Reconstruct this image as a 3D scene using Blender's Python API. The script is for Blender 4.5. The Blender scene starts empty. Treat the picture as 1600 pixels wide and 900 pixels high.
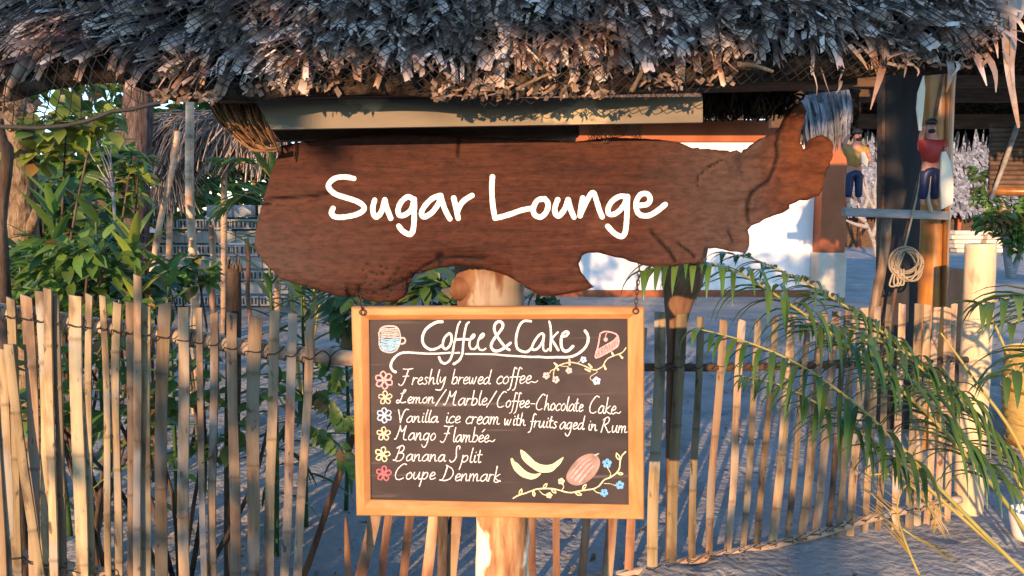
import bpy, bmesh, math, random
from mathutils import Vector, Matrix, noise, geometry
random.seed(7)
R = math.radians
C = bpy.context.scene.collection
S = bpy.context.scene
V = Vector
# ------------------------------------------------------------------ camera, world, sun, exposure
PITCH = math.atan(120 / 1155.6)
CAMH = 1.5
cam = bpy.data.cameras.new('camera')
cam.lens = 26; cam.sensor_width = 36; cam.clip_start = .05; cam.clip_end = 3000
co = bpy.data.objects.new('camera', cam); C.objects.link(co)
co.location = (0, 0, CAMH); co.rotation_euler = (R(90) - PITCH, 0, 0)
S.camera = co
SUN_EL, SUN_AZ = 11.0, 22.0            # sun low behind the camera, to its left
sd = V((math.sin(R(SUN_AZ)) * math.cos(R(SUN_EL)), math.cos(R(SUN_AZ)) * math.cos(R(SUN_EL)), -math.sin(R(SUN_EL))))  # direction light travels
W = bpy.data.worlds.new('World'); S.world = W; W.use_nodes = True
nt = W.node_tree
sky = nt.nodes.new('ShaderNodeTexSky'); sky.sky_type = 'NISHITA'; sky.sun_disc = False
sky.sun_elevation = R(SUN_EL); sky.sun_rotation = R(180 + SUN_AZ)
sky.air_density = 1.0; sky.dust_density = 0.0; sky.ozone_density = 3.2
bg = nt.nodes['Background']; bg.inputs['Strength'].default_value = .15
nt.links.new(sky.outputs[0], bg.inputs[0])
sl = bpy.data.lights.new('sun', 'SUN'); sl.energy = 2.9; sl.angle = R(.5); sl.color = (1.0, .60, .31)
so = bpy.data.objects.new('sun', sl); C.objects.link(so)
so.rotation_euler = sd.to_track_quat('-Z', 'Y').to_euler(); so.location = (-3, -5, 4)
vs = S.view_settings; vs.view_transform = 'Standard'; vs.look = 'None'; vs.gamma = 1; vs.use_curve_mapping = False
vs.exposure = 1.78

# ------------------------------------------------------------------ placing
def ray(px, py):
    dx, dy = (px - 800) / 1155.6, (450 - py) / 1155.6
    return V((dx, math.cos(PITCH) + dy * math.sin(PITCH), -math.sin(PITCH) + dy * math.cos(PITCH)))
def P(px, py, Y):
    d = ray(px, py); return V((0, 0, CAMH)) + d * (Y / d.y)
def G(px, py, z=0.0):
    d = ray(px, py); return V((0, 0, CAMH)) + d * ((z - CAMH) / d.z)
def mpx(Y): return Y / 1155.6           # metres per photo pixel at distance Y

# ------------------------------------------------------------------ objects
ORG = {}
def tag(o, label=None, cat=None, group=None, kind=None):
    if label: o['label'] = label
    if cat: o['category'] = cat
    if group: o['group'] = group
    if kind: o['kind'] = kind
    return o
def thing(name, loc, label, cat, group=None):
    o = bpy.data.objects.new(name, None); C.objects.link(o); o.location = loc; o.empty_display_size = .1
    ORG[o] = V(loc); return tag(o, label, cat, group)
class MB:
    def __init__(s): s.v = []; s.f = []; s.r = []
    def add(s, vs_, fs, r=.5):
        n = len(s.v); s.v += [V(x) for x in vs_]
        s.f += [tuple(i + n for i in f) for f in fs]
        s.r += (list(r) if isinstance(r, (list, tuple)) else [r] * len(vs_))
    def box(s, c, d, rot=None, r=.5, bev=0):
        c = V(c); h = V(d) / 2; m = rot or Matrix()
        if bev <= 0:
            q = [c + m @ V((x * h.x, y * h.y, z * h.z)) for x in (-1, 1) for y in (-1, 1) for z in (-1, 1)]
            s.add(q, [(0, 1, 3, 2), (4, 6, 7, 5), (0, 4, 5, 1), (2, 3, 7, 6), (0, 2, 6, 4), (1, 5, 7, 3)], r)
        else:
            bm = bmesh.new(); bmesh.ops.create_cube(bm, size=1)
            for v in bm.verts: v.co = V((v.co.x * d[0], v.co.y * d[1], v.co.z * d[2]))
            bmesh.ops.bevel(bm, geom=bm.edges[:], offset=bev, segments=2, affect='EDGES', profile=.6)
            bm.verts.index_update()
            s.add([c + m @ v.co for v in bm.verts], [tuple(v.index for v in f.verts) for f in bm.faces], r); bm.free()
    def tube(s, pts, rad, n=8, r=.5, cap=True, wob=0, seed=0):
        pts = [V(p) for p in pts]; k = len(pts)
        rad = [rad[int(i * (len(rad) - 1) / max(1, k - 1) + .5)] for i in range(k)] if isinstance(rad, (list, tuple)) else [rad] * k
        vv = []; up = None; rr = []
        for i, p in enumerate(pts):
            t = (pts[min(i + 1, k - 1)] - pts[max(i - 1, 0)])
            t = t.normalized() if t.length > 1e-9 else V((0, 0, 1))
            if up is None: up = (V((0, 1, 0)) if abs(t.y) < .9 else V((1, 0, 0)))
            a = t.cross(up)
            if a.length < 1e-6: a = t.orthogonal()
            a.normalize(); b = a.cross(t).normalized(); up = b
            for j in range(n):
                th = 2 * math.pi * j / n; q = rad[i]
                if wob: q *= 1 + wob * noise.noise(V((math.cos(th) * 1.3 + seed * 7, math.sin(th) * 1.3, i * .45 + seed)))
                vv.append(p + (a * math.cos(th) + b * math.sin(th)) * q)
            rr += [r[i] if isinstance(r, (list, tuple)) else r] * n
        ff = [(i * n + j, i * n + (j + 1) % n, (i + 1) * n + (j + 1) % n, (i + 1) * n + j) for i in range(k - 1) for j in range(n)]
        if cap: ff += [tuple(reversed(range(n))), tuple(range((k - 1) * n, k * n))]
        s.add(vv, ff, rr)
    def strip(s, pts, ws, side, r=.5, fold=0.0, nrm=None):
        """leaf-like ribbon, three vertices across; fold lifts the edges along nrm"""
        k = len(pts); vv = []; 
        for i in range(k):
            t = (V(pts[min(i + 1, k - 1)]) - V(pts[max(i - 1, 0)])).normalized()
            sdv = side[i] if isinstance(side, list) else side
            sdv = (sdv - t * sdv.dot(t)); sdv = sdv.normalized() if sdv.length > 1e-6 else t.orthogonal().normalized()
            n_ = t.cross(sdv)
            if nrm is not None and n_.dot(nrm) < 0: n_ = -n_
            w = ws[i]; p = V(pts[i])
            vv += [p - sdv * w + n_ * w * fold, p, p + sdv * w + n_ * w * fold]
        ff = []
        for i in range(k - 1):
            a = i * 3; ff += [(a, a + 1, a + 4, a + 3), (a + 1, a + 2, a + 5, a + 4)]
        s.add(vv, ff, [r[i // 3] for i in range(3 * k)] if isinstance(r, list) else r)
    def poly(s, pts, r=.5):
        s.add(pts, [tuple(range(len(pts)))], r)
    def build(s, name, mat, parent=None, loc=None, smooth=True, **tags):
        o_ = ORG[parent] if parent is not None else (V(loc) if loc is not None else V((0, 0, 0)))
        me = bpy.data.meshes.new(name)
        me.from_pydata([tuple(v - o_) for v in s.v], [], s.f)
        at = me.attributes.new('rnd', 'FLOAT', 'POINT'); at.data.foreach_set('value', [float(x) for x in s.r])
        if smooth: me.polygons.foreach_set('use_smooth', [True] * len(me.polygons))
        me.materials.append(mat); me.update()
        ob = bpy.data.objects.new(name, me); C.objects.link(ob)
        if parent is not None: ob.parent = parent
        else: ob.location = o_
        ORG[ob] = o_
        return tag(ob, tags.get('label'), tags.get('cat'), tags.get('group'), tags.get('kind'))
def base_of(mb):
    xs = [v.x for v in mb.v]; ys = [v.y for v in mb.v]; zs = [v.z for v in mb.v]
    return V(((min(xs) + max(xs)) / 2, (min(ys) + max(ys)) / 2, min(zs)))
def copy_tree(o, parent=None):
    c = o.copy(); C.objects.link(c)
    if parent is not None: c.parent = parent
    ORG[c] = ORG[o]
    for ch in list(o.children): copy_tree(ch, c)
    return c
def sharp(ob, ang=35):
    me = ob.data
    bm = bmesh.new(); bm.from_mesh(me)
    for e in bm.edges:
        e.smooth = not (len(e.link_faces) == 2 and e.calc_face_angle(0) > R(ang))
    bm.to_mesh(me); bm.free(); return ob
def cat_rom(pts, sub=6, closed=False):
    pts = [V(p) for p in pts]; n = len(pts)
    if n < 3 and not closed: return [pts[0].lerp(pts[-1], i / sub) for i in range(sub + 1)]
    out = []
    g = (lambda i: pts[i % n]) if closed else (lambda i: pts[max(0, min(n - 1, i))])
    for i in range(n if closed else n - 1):
        a, b, c, d = g(i - 1), g(i), g(i + 1), g(i + 2)
        for k in range(sub):
            t = k / sub
            out.append(.5 * ((2 * b) + (c - a) * t + (2 * a - 5 * b + 4 * c - d) * t * t + (3 * b - a - 3 * c + d) * t ** 3))
    if not closed: out.append(pts[-1])
    return out
def U(a, b): return random.uniform(a, b)

# ------------------------------------------------------------------ materials
def lin(c): return tuple(c) + (1,) if len(c) == 3 else c
def M(name, cols, scale=(1, 1, 1), ns=5, det=6, rough=.75, bump=.25, bd=.01, rnd=None, rv=.35, rh=.0, transl=0, spec=.25,
      spots=None, bns=None, stops=None, dist=0.0, sat=1.0, coat=0, nodec=None, lowc=None, deadc=None):
    m = bpy.data.materials.new(name); m.use_nodes = True; t = m.node_tree; N = t.nodes; L = t.links
    b = N['Principled BSDF']; b.inputs['Roughness'].default_value = rough
    b.inputs['Specular IOR Level'].default_value = spec
    if coat: b.inputs['Coat Weight'].default_value = coat; b.inputs['Coat Roughness'].default_value = .25
    tc = N.new('ShaderNodeTexCoord'); mp = N.new('ShaderNodeMapping'); mp.inputs['Scale'].default_value = scale
    L.new(tc.outputs['Object'], mp.inputs['Vector'])
    oi = None
    if rnd == 'obj':
        oi = N.new('ShaderNodeObjectInfo')
        ad = N.new('ShaderNodeVectorMath'); ad.operation = 'SCALE'; ad.inputs['Scale'].default_value = 17
        cb = N.new('ShaderNodeCombineXYZ')
        for k in range(3): L.new(oi.outputs['Random'], cb.inputs[k])
        L.new(cb.outputs[0], ad.inputs[0]); L.new(ad.outputs[0], mp.inputs['Location'])
    no = N.new('ShaderNodeTexNoise'); no.inputs['Scale'].default_value = ns; no.inputs['Detail'].default_value = det
    no.inputs['Roughness'].default_value = .62; no.inputs['Distortion'].default_value = dist
    L.new(mp.outputs[0], no.inputs['Vector'])
    rp = N.new('ShaderNodeValToRGB'); L.new(no.outputs['Fac'], rp.inputs[0])
    el = rp.color_ramp.elements; k = len(cols)
    stops = stops or [.3 + .4 * i / max(1, k - 1) for i in range(k)]
    while len(el) < k: el.new(.5)
    for i, (p, c) in enumerate(zip(stops, cols)): el[i].position = p; el[i].color = lin(c)
    col = rp.outputs[0]
    if spots:  # (colour, scale, threshold, width, vecscale)
        for (sc_, sns, th, wd, vsc) in spots:
            mp2 = N.new('ShaderNodeMapping'); mp2.inputs['Scale'].default_value = vsc; L.new(tc.outputs['Object'], mp2.inputs['Vector'])
            if oi: L.new(ad.outputs[0], mp2.inputs['Location'])
            n2 = N.new('ShaderNodeTexNoise'); n2.inputs['Scale'].default_value = sns; n2.inputs['Detail'].default_value = 5; L.new(mp2.outputs[0], n2.inputs['Vector'])
            mr = N.new('ShaderNodeMapRange'); mr.inputs['From Min'].default_value = th; mr.inputs['From Max'].default_value = th + wd; L.new(n2.outputs['Fac'], mr.inputs['Value'])
            mx = N.new('ShaderNodeMixRGB'); mx.inputs[2].default_value = lin(sc_); L.new(mr.outputs[0], mx.inputs[0]); L.new(col, mx.inputs[1]); col = mx.outputs[0]
    if nodec:
        an = N.new('ShaderNodeAttribute'); an.attribute_name = 'rnd'
        mx = N.new('ShaderNodeMixRGB'); mx.inputs[2].default_value = lin(nodec); L.new(an.outputs['Fac'], mx.inputs[0]); L.new(col, mx.inputs[1]); col = mx.outputs[0]
    if deadc:
        an = N.new('ShaderNodeAttribute'); an.attribute_name = 'rnd'
        mr = N.new('ShaderNodeMapRange'); mr.inputs['From Min'].default_value = .93; mr.inputs['From Max'].default_value = .95; L.new(an.outputs['Fac'], mr.inputs['Value'])
        mx = N.new('ShaderNodeMixRGB'); mx.inputs[2].default_value = lin(deadc); L.new(mr.outputs[0], mx.inputs[0]); L.new(col, mx.inputs[1]); col = mx.outputs[0]
    if lowc:  # colour for low values; on thatch, the painted shade of the leaf bases
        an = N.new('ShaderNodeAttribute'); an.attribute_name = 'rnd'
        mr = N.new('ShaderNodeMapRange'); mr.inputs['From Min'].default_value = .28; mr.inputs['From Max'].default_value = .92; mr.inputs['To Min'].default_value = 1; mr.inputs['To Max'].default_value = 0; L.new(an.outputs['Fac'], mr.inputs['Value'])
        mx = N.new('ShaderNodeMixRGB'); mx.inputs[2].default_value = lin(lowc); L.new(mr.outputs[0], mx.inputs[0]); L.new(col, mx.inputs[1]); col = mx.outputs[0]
    if rnd:
        if rnd == 'obj': src = oi.outputs['Random']
        else:
            an = N.new('ShaderNodeAttribute'); an.attribute_name = 'rnd'; src = an.outputs['Fac']
        hs = N.new('ShaderNodeHueSaturation'); hs.inputs['Saturation'].default_value = sat
        mr = N.new('ShaderNodeMapRange'); mr.inputs['To Min'].default_value = 1 - rv; mr.inputs['To Max'].default_value = 1 + rv
        L.new(src, mr.inputs['Value']); L.new(mr.outputs[0], hs.inputs['Value'])
        if rh:
            mh = N.new('ShaderNodeMath'); mh.operation = 'MULTIPLY'; mh.inputs[1].default_value = 7.31; L.new(src, mh.inputs[0])
            fr = N.new('ShaderNodeMath'); fr.operation = 'FRACT'; L.new(mh.outputs[0], fr.inputs[0])
            m3 = N.new('ShaderNodeMapRange'); m3.inputs['To Min'].default_value = .5 - rh; m3.inputs['To Max'].default_value = .5 + rh
            L.new(fr.outputs[0], m3.inputs['Value']); L.new(m3.outputs[0], hs.inputs['Hue'])
        L.new(col, hs.inputs['Color']); col = hs.outputs[0]
    L.new(col, b.inputs['Base Color'])
    if bump:
        bn = no
        if bns:
            bn = N.new('ShaderNodeTexNoise'); bn.inputs['Scale'].default_value = bns; bn.inputs['Detail'].default_value = 8; L.new(mp.outputs[0], bn.inputs['Vector'])
        bp = N.new('ShaderNodeBump'); bp.inputs['Strength'].default_value = bump; bp.inputs['Distance'].default_value = bd
        L.new(bn.outputs['Fac'], bp.inputs['Height']); L.new(bp.outputs[0], b.inputs['Normal'])
    if transl:
        tr = N.new('ShaderNodeBsdfTranslucent'); ms = N.new('ShaderNodeMixShader'); ms.inputs[0].default_value = transl
        L.new(col, tr.inputs['Color']); L.new(b.outputs[0], ms.inputs[1]); L.new(tr.outputs[0], ms.inputs[2])
        L.new(ms.outputs[0], N['Material Output'].inputs['Surface'])
    return m
m_sand = M('sand', [(.19, .19, .185), (.29, .29, .28), (.37, .365, .345)], ns=1.6, det=12, rough=.95, bump=.9, bd=.03, bns=22, spec=.1,
           spots=[((.1, .09, .075), 9, .66, .08, (1, 1, 1)), ((.13, .10, .07), 60, .7, .04, (1, 1, 1))])
m_bamboo = M('dry_bamboo', [(.14, .092, .05), (.27, .187, .106), (.36, .268, .165)], scale=(14, 14, 1.1), ns=3, det=8, rough=.6, bump=.25, bd=.004,
             rnd='obj', rv=.48, rh=.016, nodec=(.09, .062, .04), spots=[((.10, .07, .05), 14, .52, .14, (1, 1, .35)), ((.24, .215, .18), 9, .56, .08, (1, 1, .3)), ((.29, .24, .165), 5, .5, .2, (1, 1, .5)), ((.07, .05, .04), 38, .64, .06, (1, 1, .35))])
m_pole = M('pale_bamboo_pole', [(.22, .135, .085), (.36, .25, .165), (.45, .34, .24)], scale=(2, 6, 6), ns=4, rough=.5, bump=.15, bd=.004, rnd='attr', rv=-.4,
           spots=[((.2, .13, .09), 10, .6, .1, (1, 1, 1))])
m_postw = M('peeled_log', [(.15, .055, .025), (.42, .22, .10), (.56, .38, .21)], scale=(5, 5, .9), ns=3.2, det=9, rough=.65, bump=.4, bd=.008, stops=[.36, .5, .62], nodec=(.095, .034, .019),
            spots=[((.86, .78, .58), 4.2, .47, .03, (1, 1, .5)), ((.20, .075, .03), 10, .56, .08, (1, 1, .14)), ((.10, .04, .02), 16, .63, .05, (1, 1, .2))])
m_darkw = M('dark_bark', [(.035, .024, .018), (.085, .06, .045), (.15, .11, .085)], scale=(6, 6, 1.5), ns=4, rough=.9, bump=.8, bd=.015, spec=.1)
m_redw = M('red_brown_stick', [(.10, .045, .03), (.22, .11, .06), (.30, .17, .1)], scale=(8, 8, 1), ns=3, rough=.7, bump=.4, bd=.005, rnd='obj', rv=.35, spots=[((.40, .28, .17), 5, .55, .1, (1, 1, .3))])
m_wire = M('black_tie_wire', [(.012, .012, .013), (.03, .027, .025)], rough=.7, bump=0)
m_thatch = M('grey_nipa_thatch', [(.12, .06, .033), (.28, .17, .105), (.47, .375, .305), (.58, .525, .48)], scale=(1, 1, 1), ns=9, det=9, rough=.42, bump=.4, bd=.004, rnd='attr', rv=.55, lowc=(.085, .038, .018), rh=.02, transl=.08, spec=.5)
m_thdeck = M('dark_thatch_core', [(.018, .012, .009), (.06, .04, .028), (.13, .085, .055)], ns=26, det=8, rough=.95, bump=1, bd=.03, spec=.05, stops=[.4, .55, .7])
m_debris = M('broken_leaf_bits', [(.10, .06, .04), (.22, .14, .09), (.34, .25, .18)], ns=20, rough=.8, bump=.3, rnd='attr', rv=.6)
m_net = M('dark_fishing_net', [(.022, .024, .026), (.045, .042, .038)], ns=30, rough=.8, bump=0)
m_netb = M('brown_net', [(.10, .06, .035), (.17, .11, .07)], ns=30, rough=.85, bump=0)
m_plank = M('grey_painted_plank', [(.11, .093, .072), (.155, .128, .095), (.185, .152, .11)], scale=(1, 3, 6), ns=2.2, rough=.6, bump=.1, bd=.003,
            spots=[((.34, .27, .18), 15, .60, .06, (.6, 1, 1)), ((.13, .085, .05), 40, .68, .05, (1, 1, 1))])
m_dwood = M('dark_brown_wood', [(.04, .024, .016), (.085, .05, .032), (.12, .075, .05)], scale=(1, 5, 5), ns=4, rough=.75, bump=.35, bd=.005)
m_coir = M('brown_coir_fibre', [(.10, .05, .025), (.24, .125, .06), (.36, .21, .11)], scale=(1, 1, 1), ns=25, rough=.9, bump=.2, rnd='attr', rv=.5)
m_frame = M('varnished_frame_pine', [(.36, .145, .045), (.46, .205, .072), (.52, .26, .105)], scale=(2, 10, 10), ns=3.5, det=8, rough=.42, bump=.12, bd=.002, spec=.35, dist=.6,
            spots=[((.34, .16, .06), 6, .62, .12, (1, 4, 4))])
m_frame_v = M('varnished_frame_pine_upright', [(.36, .145, .045), (.46, .205, .072), (.52, .26, .105)], scale=(10, 10, 2), ns=3.5, det=8, rough=.42, bump=.12, bd=.002, spec=.35, dist=.6,
            spots=[((.34, .16, .06), 6, .62, .12, (4, 4, 1))])
m_slate = M('chalk_dusted_blackboard', [(.026, .020, .021), (.037, .027, .027), (.054, .039, .037)], scale=(1, 1, 1.6), ns=5, det=9, rough=.72, bump=.03, bd=.001, spec=.3, dist=.4,
            spots=[((.085, .064, .06), 4, .55, .25, (.5, 1, 1.6)), ((.13, .105, .10), 26, .62, .2, (.12, 1, 2))])
def chalk(n, c): return M(n, [tuple(x * .35 for x in c), tuple(x * .85 for x in c), c], ns=330, det=4, rough=.95, bump=.3, bd=.001, spec=.05, stops=[.34, .46, .6])
m_chalk = chalk('white_chalk', (.80, .78, .77))
m_ch_blue = chalk('blue_chalk', (.30, .50, .66)); m_ch_pink = chalk('pink_chalk', (.70, .40, .40)); m_ch_red = chalk('red_chalk', (.62, .15, .18))
m_ch_yel = chalk('pale_yellow_chalk', (.74, .72, .44)); m_ch_cream = chalk('cream_chalk', (.70, .60, .42)); m_ch_lb = chalk('pale_blue_chalk', (.46, .60, .78))
m_ch_cac = M('smudged_pink_grey_chalk', [(.12, .095, .085), (.27, .175, .15), (.40, .26, .22)], scale=(1, 1, 1), ns=16, det=8, rough=.95, bump=.1, bd=.001)
m_ch_grey = chalk('grey_chalk', (.50, .46, .45)); m_ch_sky = chalk('bright_blue_chalk', (.16, .42, .74))
m_white = M('white_letter_paint', [(.74, .70, .66), (.82, .79, .75)], ns=60, rough=.6, bump=.25, bd=.002)
m_iron = M('rusty_iron', [(.03, .022, .02), (.09, .05, .035)], ns=40, rough=.6, bump=.2)
def leafm(n, cols, transl=.35, rough=.42, rv=.4, rh=.015, ns=3): return M(n, cols, ns=ns, det=3, rough=rough, bump=.1, bd=.003, rnd='attr', rv=rv, rh=rh, transl=transl, spec=.45, deadc=(.20, .13, .04))
m_leaf = leafm('broad_green_leaf', [(.065, .15, .03), (.14, .245, .05)])
m_leaf2 = leafm('yellow_green_leaf', [(.16, .24, .035), (.34, .36, .06)])
m_leafd = leafm('deep_green_leaf', [(.036, .09, .028), (.08, .155, .042)])
m_palm = leafm('palm_leaflet', [(.045, .11, .025), (.105, .17, .04)], transl=.28, rough=.22)
m_rachis = M('yellow_green_palm_stem', [(.20, .21, .05), (.36, .30, .08), (.40, .27, .08)], scale=(1, 1, 1), ns=5, rough=.4, bump=.05, spec=.4)
m_dry = M('straw_dry_leaf', [(.25, .17, .06), (.42, .31, .12), (.5, .4, .2)], ns=9, rough=.7, bump=.1, rnd='attr', rv=.35, transl=.2)
m_trunk = M('rough_tree_bark', [(.06, .038, .025), (.22, .15, .095), (.38, .29, .2)], scale=(3, 3, 1.2), ns=13, det=10, rough=.9, bump=1, bd=.03, spec=.1)
m_cocot = M('coconut_trunk_bark', [(.03, .022, .022), (.095, .064, .055), (.17, .135, .13)], scale=(4, 4, .8), ns=9, det=9, rough=.95, bump=1, bd=.03, spec=.1)
m_straw = M('old_frond_thatch', [(.12, .09, .075), (.24, .19, .16), (.36, .3, .26)], ns=12, rough=.9, bump=.2, rnd='attr', rv=.6)
m_block = M('concrete_block', [(.27, .275, .28), (.36, .365, .37), (.42, .425, .425)], ns=9, det=8, rough=.95, bump=.4, bd=.006, rnd='obj', rv=.15)
m_hollow_shade = M('block_hollow_shade', [(.05, .05, .05), (.07, .07, .07)], rough=1, bump=0)
m_wall = M('white_plaster', [(.74, .74, .73), (.80, .80, .79), (.83, .83, .82)], ns=.8, det=9, rough=.8, bump=.1, bd=.006, spots=[((.66, .65, .62), 1.6, .6, .2, (1, 1, .5))])
m_terra = M('terracotta_paint', [(.22, .062, .026), (.30, .092, .038), (.35, .118, .05)], ns=1.6, det=8, rough=.7, bump=.15, bd=.006)
m_stone = M('pale_plinth_stone', [(.42, .35, .28), (.55, .47, .39), (.62, .55, .47)], ns=2, det=8, rough=.85, bump=.3, bd=.01, spots=[((.15, .11, .08), 3, .68, .04, (1, 1, 1))])
m_black = M('black_stained_panel', [(.014, .014, .018), (.022, .021, .024), (.035, .032, .034)], scale=(6, 6, 1), ns=3, rough=.6, bump=.1, bd=.003)
m_gold = M('varnished_golden_bamboo', [(.22, .075, .014), (.36, .14, .028), (.46, .21, .05)], scale=(5, 5, .8), ns=3, rough=.34, bump=.08, bd=.003, spec=.35, coat=.12, nodec=(.12, .05, .02),
           spots=[((.14, .06, .025), 5, .6, .1, (1, 1, .4))])
m_greyw = M('weathered_grey_wood', [(.16, .145, .135), (.26, .24, .23), (.33, .31, .3)], scale=(1, 6, 6), ns=4, rough=.85, bump=.4, bd=.005)
m_cut = M('sawn_bamboo_post', [(.40, .27, .15), (.60, .44, .27), (.66, .52, .35)], scale=(3, 3, .8), ns=4, det=8, rough=.6, bump=.25, bd=.006, nodec=(.3, .19, .11), spots=[((.32, .2, .12), 9, .62, .1, (1, 1, .5))])
m_rope = M('pale_hemp_rope', [(.24, .19, .13), (.38, .31, .22)], ns=200, rough=.9, bump=.4)
m_basket = M('woven_straw_basket', [(.36, .22, .06), (.58, .40, .13), (.66, .50, .2)], scale=(2, 2, 26), ns=4, rough=.7, bump=.5, bd=.006)
m_pot = M('white_glazed_pot', [(.66, .62, .58), (.78, .75, .72)], ns=6, rough=.4, bump=.05)
m_skin = M('painted_skin_wood', [(.42, .17, .11), (.5, .22, .15)], ns=8, rough=.5, bump=.1, bd=.003)
m_red = M('red_painted_shirt', [(.30, .022, .018), (.38, .035, .025)], ns=8, rough=.45, bump=.1, bd=.003)
m_must = M('mustard_painted_shirt', [(.34, .17, .04), (.44, .24, .07)], ns=8, rough=.5, bump=.1, bd=.003)
m_blue = M('blue_painted_trousers', [(.010, .015, .05), (.02, .028, .08)], ns=10, rough=.4, bump=.1, bd=.003)
m_navy = M('black_painted_cap', [(.012, .013, .018), (.025, .025, .03)], ns=10, rough=.5, bump=0)
m_paddle = M('pale_carved_paddle', [(.62, .52, .38), (.76, .66, .5)], scale=(8, 8, 1), ns=3, rough=.6, bump=.1)
m_bthatch = M('silvery_thatch', [(.07, .075, .085), (.16, .165, .185), (.26, .27, .29)], ns=10, rough=.7, bump=.3, rnd='attr', rv=.5)
m_slats = M('brown_bamboo_blind', [(.05, .03, .022), (.10, .065, .05), (.14, .1, .08)], scale=(1, 1, 1), ns=6, rough=.8, bump=.3, rnd='obj', rv=.2)
# ================================================================== ground
def make_ground():
    def axis(lo, hi, dense_lo, dense_hi, step, grow=1.35):
        a = []; x = dense_lo
        while x < dense_hi: a.append(x); x += step
        s_ = step; x = dense_hi
        while x < hi: a.append(x); s_ *= grow; x += s_
        a.append(hi); s_ = step; x = dense_lo - step
        b = []
        while x > lo: b.append(x); s_ *= grow; x -= s_
        b.append(lo); return sorted(b) + a
    xs = axis(-900, 900, -3.4, 4.4, .045); ys = axis(-900, 1500, 1.6, 9.5, .05)
    rg = random.Random(3)
    prints = []
    for _ in range(640):
        y = 2.2 + 7.5 * rg.random() ** 1.3; prints.append((rg.uniform(-3.4, 4.4), y, rg.uniform(.05, .13), rg.uniform(.012, .042), rg.uniform(0, 3.14)))
    cell = {}
    for p in prints:
        for i in (-1, 0, 1):
            for j in (-1, 0, 1): cell.setdefault((int(p[0] // .4) + i, int(p[1] // .4) + j), []).append(p)
    vv = []
    for y in ys:
        for x in xs:
            z = 0
            if -6 < x < 7 and 0 < y < 14:
                z = .02 * noise.noise(V((x * .9, y * .9, 0))) + .010 * noise.noise(V((x * 4, y * 4, 3))) + .005 * noise.noise(V((x * 11, y * 11, 5)))
                for (a, b, r, d, th) in cell.get((int(x // .4), int(y // .4)), ()):
                    dx, dy = x - a, y - b; u = dx * math.cos(th) + dy * math.sin(th); w = -dx * math.sin(th) + dy * math.cos(th)
                    q = (u / r) ** 2 + (w / (r * .5)) ** 2
                    if q < 6: z += d * (-math.exp(-q) + .35 * math.exp(-(q - 2.2) ** 2))
            vv.append((x, y, z))
    n = len(xs); mb = MB(); mb.add(vv, [(j * n + i, j * n + i + 1, (j + 1) * n + i + 1, (j + 1) * n + i) for j in range(len(ys) - 1) for i in range(n - 1)])
    mb.build('ground', m_sand, kind='structure')
make_ground()

# ================================================================== thatched roof over the sign
EY = 1.62; SLOPE = R(52)
def eave_px(px):
    K = [(-400, 150), (0, 138), (60, 116), (130, 106), (215, 112), (260, 132), (300, 134), (450, 128), (600, 122), (760, 132), (900, 122), (1050, 112), (1200, 92), (1350, 96), (1480, 92), (1560, 80)]
    for (a, b), (c, d) in zip(K, K[1:]):
        if px <= c: return b + (d - b) * (px - a) / (c - a)
    return 80
def RP(px, s, h=0):
    e = P(px, eave_px(px), EY)
    return e + V((0, math.cos(SLOPE), math.sin(SLOPE))) * s + V((0, -math.sin(SLOPE), math.cos(SLOPE))) * h
roof_org = V((.0, 2.1, 1.6))
roof = thing('thatched_roof', roof_org, 'grey nipa thatch roof with ragged leaf tips above the carved wooden sign', 'roof')
rn = V((0, -math.sin(SLOPE), math.cos(SLOPE)))
mb = MB()
def nipa(root, d, side, L_, w, lift, bend, fold, r0, teeth):
    """one dry leaf strip: stands off the roof, bows down again, ragged tip, bleached and painted sky-lit pale above a shade-dark base"""
    nc, nr = 5, 5; vv = []; rr = []
    tw = U(-.5, .5); s0 = side
    jag = [U(-teeth, teeth * .5) for _ in range(nc)]
    for i in range(nr):
        t = i / (nr - 1)
        c = root + d * (L_ * t) + rn * (L_ * (lift * t - bend * t * t)) + V((0, 0, -.010 * t * t))
        sd2 = (s0 + rn * (tw * t)).normalized(); nn = sd2.cross(d).normalized()
        if nn.dot(rn) < 0: nn = -nn
        for j in range(nc):
            q = (j / (nc - 1) - .5) * 2
            p = c + sd2 * (w * q * (1 - .10 * t)) - nn * (w * fold * q * q)
            if i == nr - 1: p = p + d * jag[j]
            vv.append(p); rr.append(max(0, min(1, r0 - .34 + .80 * t)))  # shade painted in: dark under the row above, paler towards the tip
    mb.add(vv, [(i * nc + j, i * nc + j + 1, (i + 1) * nc + j + 1, (i + 1) * nc + j) for i in range(nr - 1) for j in range(nc - 1)], rr)
down = V((0, -math.cos(SLOPE), -math.sin(SLOPE)))
def rdir_(): return V((U(-1, 1), U(-1, 1), U(-1, 1))).normalized()
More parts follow.
